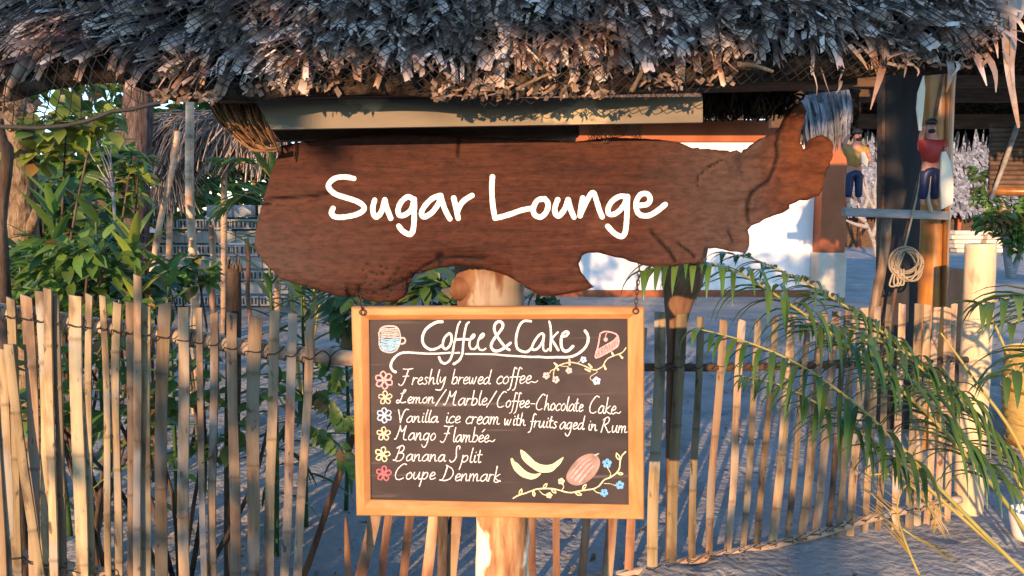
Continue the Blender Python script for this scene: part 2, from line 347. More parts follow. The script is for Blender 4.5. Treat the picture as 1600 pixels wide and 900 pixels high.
for k in range(20):
    s = -.008 + .036 * k; px = -330
    while px < 1556:
        px += U(7, 18)
        clump = noise.noise(V((px * .013, k * 1.7, 2))) 
        if noise.noise(V((px * .05, k * 2.3, 8))) < -.38: continue
        s_ = s + U(-.014, .014) + .020 * clump
        if px > 1440: s_ += .03 * ((px - 1440) / 116) ** 2
        root = RP(px, s_ + .085, U(-.004, .018))
        lean = -.72 * (1 - max(0, px) / 600) ** 1.1 if px < 600 else (.22 * (px - 1150) / 400 if px > 1150 else 0)
        lean += random.gauss(0, .20) + .25 * noise.noise(V((px * .02, k * .9, 5)))
        d = (down * math.cos(lean) + V((1, 0, 0)) * math.sin(lean)).normalized(); side = V((1, 0, 0)) * math.cos(lean) - down * math.sin(lean)
        L_ = U(.062, .115); w = U(.0065, .0140) if random.random() < .8 else U(.003, .0065)
        lift = U(.2, .72) + .25 * clump; bend = U(.05, .55) if random.random() < .85 else -U(.0, .25)
        r0 = max(.05, min(.85, random.gauss(.42, .2)))
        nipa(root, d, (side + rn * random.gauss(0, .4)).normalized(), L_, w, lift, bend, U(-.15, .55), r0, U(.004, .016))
        if random.random() < .5:       # thin split finger
            q = root + d * L_ * .7 + rn * L_ * .25 + side * w * U(-1, 1); e = q + d * L_ * U(.3, .6) + rn * U(-.015, .02)
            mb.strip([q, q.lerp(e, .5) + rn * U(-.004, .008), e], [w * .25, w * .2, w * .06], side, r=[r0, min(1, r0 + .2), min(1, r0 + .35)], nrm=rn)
for i in range(2600):
    c = RP(U(-300, 1550), U(-.01, .6), U(.015, .055)); a = (down + V((U(-1.2, 1.2), U(-.5, .5), U(-.3, .3)))).normalized(); b = a.cross(rn + rdir_() * .6).normalized(); l = U(.005, .022); w = U(.0015, .006)
    mb.add([c - a * l - b * w, c - a * l * .7 + b * w, c + a * l + b * w * .6, c + a * l * .8 - b * w], [(0, 1, 2, 3)], U(0, 1))
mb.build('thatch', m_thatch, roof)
# back slope leaves, seen only from other positions
mb = MB()
ridge = [RP(px, .74, 0) for px in (-330, 1556)]
bd = V((0, math.cos(SLOPE), -math.sin(SLOPE))); bn_ = V((0, math.sin(SLOPE), math.cos(SLOPE)))
for i in range(5):
    x = ridge[0].x
    while x < ridge[1].x:
        x += U(.02, .04); root = V((x, ridge[0].y, ridge[0].z + .015)) + bd * (.07 * i)
        d = (bd + V((U(-.2, .2), 0, 0))).normalized()
        mb.strip([root, root + d * .1 + bn_ * .015, root + d * .19 + bn_ * .01], [.02, .02, .012], V((1, 0, 0)), r=U(.1, .9), nrm=bn_)
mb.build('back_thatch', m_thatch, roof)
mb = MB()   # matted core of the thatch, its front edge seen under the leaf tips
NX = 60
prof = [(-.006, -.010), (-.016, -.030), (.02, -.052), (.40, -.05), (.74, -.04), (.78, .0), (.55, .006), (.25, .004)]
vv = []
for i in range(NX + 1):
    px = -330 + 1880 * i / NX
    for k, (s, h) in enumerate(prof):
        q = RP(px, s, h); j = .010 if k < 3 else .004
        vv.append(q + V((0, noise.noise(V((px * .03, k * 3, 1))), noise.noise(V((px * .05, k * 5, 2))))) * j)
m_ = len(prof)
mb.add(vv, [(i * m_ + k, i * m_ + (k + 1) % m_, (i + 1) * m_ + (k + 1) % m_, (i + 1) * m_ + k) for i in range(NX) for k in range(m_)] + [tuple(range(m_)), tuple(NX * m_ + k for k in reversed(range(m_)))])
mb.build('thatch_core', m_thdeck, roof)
mb = MB()   # back half of the core
vv = []
for i in range(2):
    rp = ridge[i]
    for (a, h) in ((-.02, .0), (.38, .0), (.38, -.05), (.02, -.07)): vv.append(V((rp.x, rp.y + .03, rp.z - .012)) + bd * a + bn_ * h)
mb.add(vv, [(0, 1, 5, 4), (1, 2, 6, 5), (2, 3, 7, 6), (3, 0, 4, 7), (0, 3, 2, 1), (4, 5, 6, 7)])
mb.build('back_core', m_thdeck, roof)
# leaf bits caught along the eave
mb = MB()
for (xa, xb, ya, yb, n) in ((235, 345, 140, 158, 60), (380, 530, 128, 146, 45), (676, 800, 124, 155, 150), (800, 960, 132, 152, 60), (1000, 1065, 110, 138, 50), (1090, 1150, 118, 132, 12), (0, 60, 150, 185, 24), (1380, 1540, 60, 105, 140)):
    for _ in range(n):
        c = P(U(xa, xb), ya + (yb - ya) * random.random() ** .7, U(1.585, 1.625)); a = V((U(-1, 1), U(-.6, .2), U(-1, 1))).normalized(); b = a.orthogonal().normalized()
        if abs(b.y) > .8: b = a.cross(b).normalized()
        l = U(.004, .012); w = U(.003, .007)
        mb.add([c - a * l - b * w, c - a * l * .6 + b * w, c + a * l + b * w * .7, c + a * l * .7 - b * w], [(0, 1, 2, 3)], U(.1, 1))
mb.build('leaf_litter', m_debris, roof, smooth=False)
mb = MB()   # long loose leaf tips hanging under the eave
for (x0, y0, x1, y1, w, Y) in ((1378, 82, 1362, 172, 9, 1.62), (1402, 74, 1413, 122, 6, 1.62), (1420, 100, 1430, 120, 4, 1.62), (1478, 95, 1480, 145, 9, 1.6), (1490, 96, 1487, 120, 5, 1.6), (1534, 84, 1556, 145, 9, 1.6),
                              (1524, 84, 1538, 135, 9, 1.6), (1548, 60, 1560, 92, 5, 1.6), (1308, 100, 1312, 128, 4, 1.64), (1318, 126, 1299, 147, 4, 1.64), (1268, 98, 1270, 150, 2, 1.63), (1278, 102, 1298, 148, 2, 1.63), (1565, 80, 1572, 122, 4, 1.58), (1350, 96, 1351, 110, 3, 1.62),
                              (985, 95, 984, 118, 5, 1.61), (1000, 100, 996, 125, 4, 1.61), (893, 110, 890, 132, 6, 1.61), (900, 112, 899, 139, 3, 1.61), (855, 100, 868, 118, 6, 1.61), (1330, 70, 1350, 110, 7, 1.6), (1290, 60, 1310, 97, 9, 1.6), (1180, 70, 1172, 98, 5, 1.6)):
    a, b = P(x0, y0, Y), P(x1, y1, Y - .01); w *= mpx(Y) * .72
    pts = [a.lerp(b, t) + V((.006 * math.sin(3 * t + x0), -.012 * math.sin(2.6 * t), 0)) for t in (0, .25, .5, .75, 1)]
    mb.strip(pts, [w, w * 1.05, w * .8, w * .45, w * .12], V((1, .2, 0)), r=U(.55, 1), fold=.25, nrm=V((0, -1, 0)))
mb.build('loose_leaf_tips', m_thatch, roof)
def px_board(name, mat, quad, Y, th, parent, bev=.003, tilt=0):
    """plank whose front face is the given pixel quad on the plane Y"""
    f = [P(x, y, Y + (tilt if i > 1 else 0)) for i, (x, y) in enumerate(quad)]; b = [p + V((0, th, 0)) for p in f]
    m1 = MB(); m1.add(f + b, [(3, 2, 1, 0), (4, 5, 6, 7), (0, 1, 5, 4), (1, 2, 6, 5), (2, 3, 7, 6), (3, 0, 4, 7)])
    return m1.build(name, mat, parent, smooth=False)
px_board('eave_board', m_plank, [(398, 156), (1098, 151), (1098, 191), (424, 202)], 1.74, .02, roof, tilt=-.010)
px_board('roof_beam', m_dwood, [(330, 120), (1340, 98), (1340, 132), (330, 156)], 1.70, .07, roof)
px_board('roof_beam', m_dwood, [(390, 196), (905, 190), (905, 212), (390, 220)], 1.905, .05, roof)
for x in (-150, 140, 520, 1010, 1290):
    a, b = RP(x, .16, -.09), RP(x, .76, -.11); m1 = MB(); m1.tube([a, b], .02, 8); m1.build('rafter', m_dwood, roof)
m1 = MB(); m1.tube([ridge[0] + V((0, .01, -.1)), ridge[1] + V((0, .01, -.1))], .03, 8); m1.build('ridge_pole', m_dwood, roof)
# coir sheath hanging at the left end of the plank
mb = MB()
for i in range(230):
    t = random.random(); u = t + U(-.04, .04)
    a = P(328 + 84 * u, 160 + U(-4, 6), 1.80 + U(-.03, .02)); b = P(392 + 44 * u + U(-6, 6), 236 + U(-14, 8) - 8 * (1 - u), 1.83 + U(-.03, .03))
    q = random.random(); aa = a.lerp(b, 0); bb = a.lerp(b, U(.75, 1))
    mid = aa.lerp(bb, .5) + V((-.010 * (1 - u), -.018 + U(-.01, .01), -.004))
    mb.tube(cat_rom([aa, mid, bb], 3), U(.0009, .0024), 4, r=random.random())
for i in range(7):   # rolled net edge below it
    mb.tube(cat_rom([P(372 + 6 * i, 214 + U(-4, 6), 1.82), P(395 + 4 * i, 231 + U(-4, 6), 1.80), P(436 + U(-4, 4), 236 + U(-6, 4), 1.82)], 4), U(.002, .004), 5, r=random.random() * .4)
o_ = base_of(mb); mb.build('coir_sheath', m_coir, loc=o_, label='brown coconut fibre sheath hanging at the left end of the grey plank', cat='fibre sheath')

# ------------------------------------------------------------------ fishing net over the thatch
def hang(px):
    K = [(-400, .04), (-40, .06), (40, .10), (130, .10), (200, .085), (250, .03), (330, .012), (600, .015), (690, .035), (900, .045), (1100, .045), (1250, .035), (1400, .03), (1530, .015)]
    for (a, b), (c, d) in zip(K, K[1:]):
        if px <= c: return b + (d - b) * (px - a) / (c - a)
    return .01
def NP(px, s):
    if s >= 0:
        return RP(px, s, .058 + .014 * noise.noise(V((px * .012, s * 9, 4))) + (.012 if s < .1 else 0))
    h = hang(px); e = RP(px, 0, .068); t = -s
    return e + V((0, .02 * t + .05 * t * t, -(h + .045) * t)) + V((0, .012 * noise.noise(V((px * .02, t * 2, 9))), 0))
def net_mesh(mb, f, i0, i1, j0, j1, rad, jit=.0):
    pt = {}
    for j in range(j0, j1 + 1):
        for i in range(i0, i1 + 1):
            if (i + j) % 2 == 0: pt[(i, j)] = f(i + U(-jit, jit), j + U(-jit, jit))
    for (i, j), p in pt.items():
        for di in (-1, 1):
            q = pt.get((i + di, j + 1))
            if q is not None:
                if (p - q).length > .09: continue
                m_ = (p + q) / 2 + V((0, 0, -.0012))
                mb.tube([p, m_, q], rad, 3, cap=False)
mb = MB()
def fnet(i, j):
    px = -90 + i * 9.2 + 5 * noise.noise(V((i * .08, j * .08, 2)))
    jj = j + 1.2 * noise.noise(V((i * .06, j * .1, 7)))
    if j <= 8: return NP(px, -(8 - jj) / 8 if jj < 8 else (jj - 8) * .012)
    return NP(px, max(0, (jj - 8) * .0125))
net_mesh(mb, fnet, 0, 178, 0, 40, .0011, .16)
mb.tube([P(x, y, 1.60) for x, y in ((-40, 196), (60, 200), (105, 196), (140, 188), (175, 174), (205, 171), (232, 164), (262, 158))], .0045, 6)
o_ = V((0, 1.6, 1.7)); mb.build('fishing_net', m_net, loc=o_, label='dark diamond mesh fishing net spread over the grey thatch', cat='net')
mb = MB()
def fnb(i, j): 
    u = i / 60; return P(920 + 112 * u + U(-1, 1), 194 + 24 * (j / 8) + 6 * math.sin(u * 9) * (j / 8), 1.87 + .02 * math.sin(u * 20))
net_mesh(mb, fnb, 0, 44, 0, 8, .0011, .2)
o_ = base_of(mb); mb.build('net_scrap', m_netb, loc=o_, label='scrap of brown net bunched between the grey plank and the carved sign', cat='net')
for (nm, pts, r_, lab) in (('twig', [(1152, 100), (1180, 103), (1208, 112)], 4.5, 'pale thick twig lying on the net near the right part of the eave'),
                           ('twig', [(806, 140), (835, 126), (866, 112)], 3.2, 'thin pale twig slanting on the net above the middle of the plank'),
                           ('twig', [(986, 143), (996, 126), (1006, 104), (1012, 92)], 4.0, 'short broken brown twig standing on end in the net at the eave')):
    mb = MB(); q = cat_rom([P(x, y, 1.585) for x, y in pts], 4); mb.tube(q, [r_ * mpx(1.6) * (1 - .5 * i / len(q)) for i in range(len(q))], 7, wob=.3)
    mb.build(nm, m_trunk, loc=base_of(mb), label=lab, cat='twig')

# ================================================================== carved sign
SY = 1.86
OUT = [(436, 228), (470, 221), (523, 216), (560, 209), (620, 207), (700, 212), (760, 214), (830, 218), (900, 221), (960, 214), (1020, 217), (1059, 221), (1080, 229), (1113, 234), (1137, 234), (1143, 238), (1152, 235), (1167, 237), (1176, 229), (1188, 220),
       (1203, 211), (1218, 207), (1230, 195), (1239, 175), (1249, 162), (1257, 159), (1263, 166), (1265, 186), (1258, 207), (1256, 222), (1259, 234), (1269, 228), (1278, 214), (1290, 210), (1299, 214), (1304, 228), (1302, 243), (1297, 261), (1291, 279), (1284, 297), (1281, 306),
       (1272, 311), (1254, 313), (1240, 319), (1240, 327), (1230, 333), (1212, 337), (1194, 343), (1176, 354), (1170, 361), (1173, 375), (1172, 390), (1167, 397), (1146, 393), (1122, 388), (1104, 389), (1101, 399), (1098, 411), (1060, 414), (1030, 419), (1020, 417), (1007, 415), (980, 406), (950, 399),
       (935, 395), (920, 395), (909, 400), (905, 412), (908, 425), (917, 437), (928, 449), (916, 454), (892, 458), (876, 462), (857, 463), (843, 462), (831, 454), (816, 444), (793, 433), (769, 424), (740, 418), (712, 416), (688, 419), (664, 425), (645, 430), (636, 444), (633, 458), (629, 467), (615, 473), (590, 475), (567, 471), (552, 467),
       (523, 463), (490, 453), (463, 445), (437, 438), (423, 423), (410, 410), (400, 393), (396, 381), (399, 357), (408, 320), (417, 287), (425, 263), (433, 243)]
CRACK = [([(1232, 192), (1222, 205), (1218, 222), (1217, 245), (1212, 265), (1202, 282), (1186, 292), (1174, 302), (1169, 320), (1171, 345)], 2.6), ([(1018, 362), (1034, 380), (1048, 394), (1056, 409)], 2.4), ([(1060, 380), (1078, 394), (1086, 402)], 1.8), ([(1140, 362), (1147, 376)], 1.8),
         ([(404, 312), (440, 309), (480, 307), (512, 303)], 1.6), ([(405, 319), (424, 318)], 1.5), ([(717, 214), (716, 244)], 2.0), ([(1128, 250), (1106, 262), (1092, 275), (1090, 290)], 1.2),
         ([(600, 452), (630, 440), (660, 418), (684, 405), (720, 402), (760, 405), (790, 412)], 2.2), ([(685, 400), (688, 412)], 4), ([(560, 447), (558, 466)], 3)]
HOLES = [(x + U(-3, 3), y + U(-3, 3)) for x, y in ((575, 415), (584, 424), (600, 432), (615, 441), (590, 440), (572, 440), (603, 421), (625, 435), (634, 440), (596, 452), (612, 455), (645, 432), (585, 460), (570, 455))] + [(568, 421), (596, 417), (572, 432), (588, 430), (610, 437), (618, 428), (565, 444), (606, 447), (628, 448), (580, 445), (640, 425), (690, 398), (605, 465), (561, 452), (598, 424), (650, 414), (622, 418), (548, 247)]
def seg_d(p, a, b):
    ab = b - a; t = max(0, min(1, (p - a).dot(ab) / max(1e-9, ab.length_squared))); return (p - a - ab * t).length
sign_base = P(800, 415, SY)
sign = thing('carved_sign', V((0, SY + .03, sign_base.z)), 'long reddish live edge wooden slab sign with white hand lettering', 'sign')
def make_sign():
    B2 = []
    for i, (x, y) in enumerate(OUT):
        q = V((x, y)); q2 = V(OUT[(i + 1) % len(OUT)]); n_ = max(1, int((q2 - q).length / 5.5))
        for k in range(n_):
            p = q.lerp(q2, k / n_); big = 1.5 if p.x < 1080 else 3.0; fin = .8 if p.x < 1170 else 1.7
            B2.append(p + V((noise.noise(V((p.x * .16, p.y * .16, 0))), noise.noise(V((p.x * .16, p.y * .16, 5))))) * big + V((noise.noise(V((p.x * .5, p.y * .5, 9))), noise.noise(V((p.x * .5, p.y * .5, 3))))) * fin)
    nb = len(B2)
    from mathutils import kdtree
    dense = [B2[i].lerp(B2[(i + 1) % nb], k / 4) for i in range(nb) for k in range(4)]
    kd = kdtree.KDTree(len(dense))
    for i, p in enumerate(dense): kd.insert((p.x, p.y, 0), i)
    kd.balance()
    def bdist(p): return kd.find((p.x, p.y, 0))[2]
    pts = list(B2); st = 3.6; y = 160; dd = {}; row = 0
    while y < 478:
        yy = y + .013; xs_ = sorted(a.x + (yy - a.y) * (b.x - a.x) / (b.y - a.y) for a, b in zip(B2, B2[1:] + B2[:1]) if (a.y > yy) != (b.y > yy))
        for xa, xb in zip(xs_[::2], xs_[1::2]):
            x = math.ceil(xa / st) * st + (row % 2) * st / 2
            while x < xb:
                p = V((x + U(-.6, .6), yy)); d = bdist(p)
                if d > 1.8 and xa < p.x < xb: dd[len(pts)] = d; pts.append(p)
                x += st
        y += st * .9; row += 1
    res = geometry.delaunay_2d_cdt(pts, [(i, (i + 1) % nb) for i in range(nb)], [], 1, 1e-5)
    vs_, fs_ = res[0], res[2]; orig = res[3]
    front = []; rr = []
    for k, v in enumerate(vs_):
        src = orig[k][0] if orig[k] else 0
        d = dd.get(src, 0.0); p = V((v.x, v.y))
        e = max(0, 1 - d / 4); off = .005 * e * e                       # rounded rim, away from the viewer
        if 540 < p.x < 800 and p.y > 375:                               # chamfered live edge along the lower curve
            lim = 34 - 10 * abs(p.x - 670) / 130; 
            if d < lim: off += .020 * (1 - d / lim) ** 1.0
        if p.x < 560 and p.y > 420 and d < 14: off += .008 * (1 - d / 14)
        g = max(0, min(1, (p.x - 1060) / 90))
        if g > 0:
            nz = noise.noise(V((p.x * .017, p.y * .022, 0))) * .018 + noise.noise(V((p.x * .04, p.y * .045, 3))) * .007 + abs(noise.noise(V((p.x * .11, p.y * .12, 6)))) * .003 + noise.noise(V((p.x * .3, p.y * .3, 6))) * .0016
            off += g * nz + g * .004
            if p.x > 1190: off += .012 * math.sin((p.x - 1190) * .03)
        off += .0016 * noise.noise(V((p.x * .02, p.y * .12, 1))) + .0008 * noise.noise(V((p.x * .05, p.y * .4, 2)))
        dark = 0
        for cr, w in CRACK:
            if abs(p.x - cr[0][0]) > 160: continue
            dc = min(seg_d(p, V(a), V(b)) for a, b in zip(cr, cr[1:]))
            if dc < w * 1.6: dark = max(dark, 1 - max(0, dc - w * .5) / (w * 1.2)); off += .006 * max(0, 1 - dc / (w * 1.6))
        for hx, hy in HOLES:
            q = (p - V((hx, hy))).length
            if q < 2.0: dark = 1; off += .004
        for kx, ky, kr in ((707, 262, 15), (857, 260, 9), (880, 262, 8)):
            q = (p - V((kx, ky))).length
            if q < kr: dark = max(dark, (.7 - .4 * q / kr) * (.55 + .45 * math.sin(q * 1.9 + noise.noise(V((p.x * .3, p.y * .3, 0))) * 2))); off += .003 * (1 - q / kr)
        w = P(v.x, v.y, SY); front.append(w + V((0, off, 0))); rr.append(min(1, dark))
    nF = len(front); TH = .05
    back = [V((f.x, SY + TH, f.z)) for f in front]
    m1 = MB()
    m1.add(front, [tuple(f) for f in fs_], rr); m1.add(back, [tuple(reversed(f)) for f in fs_], rr)
    inv = {}
    for k in range(nF):
        for s in orig[k]: inv[s] = k
    m1.f += [(inv[i], inv[(i + 1) % nb], nF + inv[(i + 1) % nb], nF + inv[i]) for i in range(nb)]
    ob = m1.build('slab', m_signw, sign)
    bm = bmesh.new(); bm.from_mesh(ob.data); bmesh.ops.recalc_face_normals(bm, faces=bm.faces); bm.to_mesh(ob.data); bm.free()
    sharp(ob, 50)
def sign_mat():
    m = bpy.data.materials.new('red_brown_slab_wood'); m.use_nodes = True; t = m.node_tree; N = t.nodes; L = t.links; b = N['Principled BSDF']
    tc = N.new('ShaderNodeTexCoord')
    def nz(scale, s, det=8, dist=0, loc=(0, 0, 0)):
        mp = N.new('ShaderNodeMapping'); mp.inputs['Scale'].default_value = scale; mp.inputs['Location'].default_value = loc; L.new(tc.outputs['Object'], mp.inputs[0])
        n = N.new('ShaderNodeTexNoise'); n.inputs['Scale'].default_value = s; n.inputs['Detail'].default_value = det; n.inputs['Roughness'].default_value = .6; n.inputs['Distortion'].default_value = dist; L.new(mp.outputs[0], n.inputs[0]); return n
    def ramp(src, cs):
        r = N.new('ShaderNodeValToRGB'); L.new(src, r.inputs[0])
        while len(r.color_ramp.elements) < len(cs): r.color_ramp.elements.new(.5)
        for e, (p, c) in zip(r.color_ramp.elements, cs): e.position = p; e.color = lin(c)
        return r
    def mix(a, b_, f, mode='MIX', fv=None):
        x = N.new('ShaderNodeMixRGB'); x.blend_type = mode
        if f is not None: L.new(f, x.inputs[0])
        else: x.inputs[0].default_value = fv
        (L.new(a, x.inputs[1])); (L.new(b_, x.inputs[2]) if not isinstance(b_, tuple) else setattr(x.inputs[2], 'default_value', lin(b_))); return x.outputs[0]
    grain = nz((.5, 1, 7), 4.0, 10, 1.2); fine = nz((3, 3, 75), 5, 6, .4); big = nz((1, 1, 1.8), 2.6, 5, .5, (4, 0, 0)); pat = nz((1, 1, 1.4), 5.5, 7, .4, (1, 0, 7))
    base = ramp(grain.outputs['Fac'], [(.25, (.022, .0085, .0065)), (.43, (.047, .0155, .0095)), (.6, (.066, .0215, .0115)), (.78, (.036, .0135, .009))]).outputs[0]
    gr = ramp(fine.outputs['Fac'], [(.35, (.6, .6, .6)), (.6, (1.12, 1.12, 1.12))]).outputs[0]
    c = mix(base, gr, None, 'MULTIPLY', .55)
    sep = N.new('ShaderNodeSeparateXYZ'); L.new(tc.outputs['Object'], sep.inputs[0])
    # sun-greyed ends of the slab
    def lo(a, b_, src):
        r = N.new('ShaderNodeMapRange'); r.inputs['From Min'].default_value = a; r.inputs['From Max'].default_value = b_; L.new(src, r.inputs[0]); return r.outputs[0]
    def mul(a, b_):
        x = N.new('ShaderNodeMath'); x.operation = 'MULTIPLY'; L.new(a, x.inputs[0]); L.new(b_, x.inputs[1]); return x.outputs[0]
    def add(a, b_):
        x = N.new('ShaderNodeMath'); x.operation = 'ADD'; x.use_clamp = True; L.new(a, x.inputs[0]); L.new(b_, x.inputs[1]); return x.outputs[0]
    left = mul(lo(-.25, -.62, sep.outputs[0]), lo(.24, .0, sep.outputs[2])); right = mul(lo(.30, .50, sep.outputs[0]), lo(.76, .60, sep.outputs[0]))
    grey = mul(add(left, right), lo(.28, .50, big.outputs['Fac']))
    c = mix(c, (.058, .034, .028), grey)
    orr = mul(lo(.60, .72, sep.outputs[0]), lo(.35, .6, pat.outputs['Fac'])); c = mix(c, (.105, .030, .0085), orr)
    wear = lo(.60, .72, pat.outputs['Fac']); c = mix(c, (.10, .040, .024), mul(wear, lo(.4, .6, grain.outputs['Fac'])))
    dk = lo(.62, .74, big.outputs['Fac']); c = mix(c, (.024, .011, .010), mul(dk, lo(.3, .6, pat.outputs['Fac'])))
    an = N.new('ShaderNodeAttribute'); an.attribute_name = 'rnd'; c = mix(c, (.012, .007, .006), an.outputs['Fac'])
    L.new(c, b.inputs['Base Color']); b.inputs['Roughness'].default_value = .7; b.inputs['Specular IOR Level'].default_value = .14
    bp = N.new('ShaderNodeBump'); bp.inputs['Strength'].default_value = .6; bp.inputs['Distance'].default_value = .006
    hf = nz((1, 1, 2.2), 38, 9, .3); c2 = ramp(hf.outputs['Fac'], [(.38, (.55, .55, .55)), (.5, (1, 1, 1)), (.66, (1.35, 1.3, 1.25))]).outputs[0]
    c = mix(c, c2, None, 'MULTIPLY', .6); L.new(c, b.inputs['Base Color'])
    sm = N.new('ShaderNodeMath'); sm.operation = 'ADD'; L.new(hf.outputs['Fac'], sm.inputs[0]); L.new(pat.outputs['Fac'], sm.inputs[1]); L.new(sm.outputs[0], bp.inputs['Height']); L.new(bp.outputs[0], b.inputs['Normal'])
    return m
m_signw = sign_mat()
make_sign()

# ------------------------------------------------------------------ strokes of paint and chalk
class Pen:
    """flat strokes laid on a plane of the scene; every stroke a hair above the one before"""
    def __init__(s, Y, lift=.0): s.mb = MB(); s.Y = Y; s.k = 0; s.lift = lift
    def pt(s, x, y, d): return P(x, y, s.Y) + V((0, -d, 0))
    def stroke(s, pts, w, sub=5, dome=0, taper=(1, 1), wob=.10):
        q = cat_rom([V((x, y, 0)) for x, y in pts], sub); n = len(q); s.k += 1
        if n < 2: return
        d0 = s.lift + s.k * .000012; rows = []
        for i in range(n):
            t = (q[min(i + 1, n - 1)] - q[max(i - 1, 0)]); t = t.normalized() if t.length > 1e-6 else V((1, 0, 0)); nn = V((-t.y, t.x, 0))
            u = i / (n - 1); ww = w / 2 * (taper[0] + (taper[1] - taper[0]) * u) * (1 + wob * noise.noise(V((q[i].x * .35, q[i].y * .35, s.k))))
            rows.append((q[i], t, nn, ww, d0 + u * .00001))
        vv, ff = [], []
        for (c, t, nn, ww, d) in rows:
            vv += [s.pt(*(c + nn * ww).xy, d), s.pt(*c.xy, d + dome), s.pt(*(c - nn * ww).xy, d)]
        for i in range(n - 1):
            a = 3 * i; ff += [(a, a + 3, a + 4, a + 1), (a + 1, a + 4, a + 5, a + 2)]
        for (end, sg) in ((0, -1), (n - 1, 1)):
            c, t, nn, ww, d = rows[end]; b0 = 3 * end; m_ = len(vv); K = 5
            for k in range(1, K):
                th = math.pi * k / K; e = c + nn * (ww * math.cos(th)) + t * (sg * ww * math.sin(th)); vv.append(s.pt(*e.xy, d))
            ring = [b0] + list(range(m_, m_ + K - 1)) + [b0 + 2]
            for k in range(len(ring) - 1):
                tri = (b0 + 1, ring[k], ring[k + 1]); ff.append(tri if sg > 0 else tri[::-1])
        s.mb.add(vv, ff)
    def fill(s, pts, sub=4):
        q = cat_rom([V((x, y, 0)) for x, y in pts], sub, True); s.k += 1; d = s.lift + s.k * .000012
        res = geometry.delaunay_2d_cdt([V((p.x, p.y)) for p in q], [], [list(range(len(q)))], 1, 1e-5)
        s.mb.add([s.pt(v.x, v.y, d) for v in res[0]], [tuple(f) for f in res[2]])
    def dot(s, x, y, r): s.fill([(x + r * math.cos(a), y + r * math.sin(a)) for a in (0, 1.05, 2.1, 3.14, 4.19, 5.24)], 3)
    def done(s, name, mat, parent, label=None): return s.mb.build(name, mat, parent, label=label)
def Z(base, sc, *strokes): return [[(base[0] + x / sc, base[1] + y / sc) for x, y in st] for st in strokes]
A1, A2 = (400, 225), (800, 225)
W1 = Z(A1, 4, [(612, 216), (560, 206), (500, 212), (460, 242), (456, 275), (495, 312), (560, 335), (630, 358), (672, 388), (668, 418), (620, 443), (545, 457), (495, 455), (472, 432), (482, 402)],
       [(742, 350), (730, 400), (738, 445), (758, 455), (785, 420), (805, 350)], [(805, 348), (820, 405), (842, 464)],
       [(985, 348), (950, 330), (908, 362), (888, 412), (898, 445), (932, 442), (970, 410), (988, 352)], [(990, 345), (990, 420), (986, 510), (975, 555), (955, 565), (915, 542), (892, 512)],
       [(1148, 322), (1100, 342), (1052, 392), (1034, 435), (1052, 455), (1100, 428), (1142, 370), (1155, 322)], [(1156, 325), (1172, 385), (1192, 432), (1212, 468)],
       [(1236, 338), (1250, 400), (1264, 466)], [(1258, 430), (1275, 385), (1305, 350), (1350, 322)])
W2 = Z(A1, 4, [(1478, 205), (1474, 280), (1480, 380), (1494, 464)], [(1494, 464), (1545, 452), (1600, 435), (1660, 414), (1720, 402)]) + Z(A2, 4,
       [(205, 342), (160, 352), (134, 400), (142, 442), (180, 456), (214, 425), (226, 380), (212, 350), (190, 344)],
       [(286, 348), (268, 400), (274, 440), (296, 448), (330, 405), (350, 348)], [(352, 348), (368, 410), (388, 458)],
       [(442, 338), (432, 390), (426, 448)], [(428, 440), (468, 355), (506, 302), (530, 360), (546, 412), (564, 456)],
       [(720, 330), (672, 328), (622, 362), (600, 410), (612, 440), (652, 432), (696, 388), (720, 332)], [(722, 328), (720, 400), (714, 510), (704, 560), (682, 578), (640, 558), (598, 514)],
       [(796, 384), (845, 376), (864, 345), (845, 312), (805, 316), (778, 358), (778, 408), (800, 442), (850, 448), (900, 424), (958, 378)])
for nm, ws_ in (('lettering', W1), ('lettering', W2)):
    pen = Pen(SY - .0022)
    for st in ws_: pen.stroke(st, 8.3, 6, dome=.0012, wob=.14)
    pen.done(nm, m_white, sign)

mb = MB()
for i in range(330):      # dark shreds of old net and thatch bunched under the right end of the roof
    u = random.random(); a = P(1098 + 150 * u, 140 + U(-6, 12), 1.93 + U(-.05, .05)); b = P(1100 + 140 * u + U(-14, 14), 176 + U(-14, 14) - 26 * max(0, u - .75) * 4, 1.93 + U(-.05, .05))
    mb.tube(cat_rom([a, a.lerp(b, .5) + V((U(-.012, .012), U(-.02, .02), U(-.008, .004))), b], 3), U(.0012, .0034), 4, r=random.random(), cap=False)
for i in range(420):
    c = P(U(1098, 1240), U(140, 178), 1.95 + U(-.03, .05)); a = rdir_(); b = a.orthogonal().normalized(); l = U(.006, .018); w = U(.004, .010)
    mb.add([c - a * l - b * w, c - a * l * .6 + b * w, c + a * l + b * w * .7, c + a * l * .7 - b * w], [(0, 1, 2, 3)], U(.1, 1))
mb.build('net_bundle', m_thdeck, loc=base_of(mb), label='dark shreds of old net bunched right of the grey plank above the sign', cat='net')
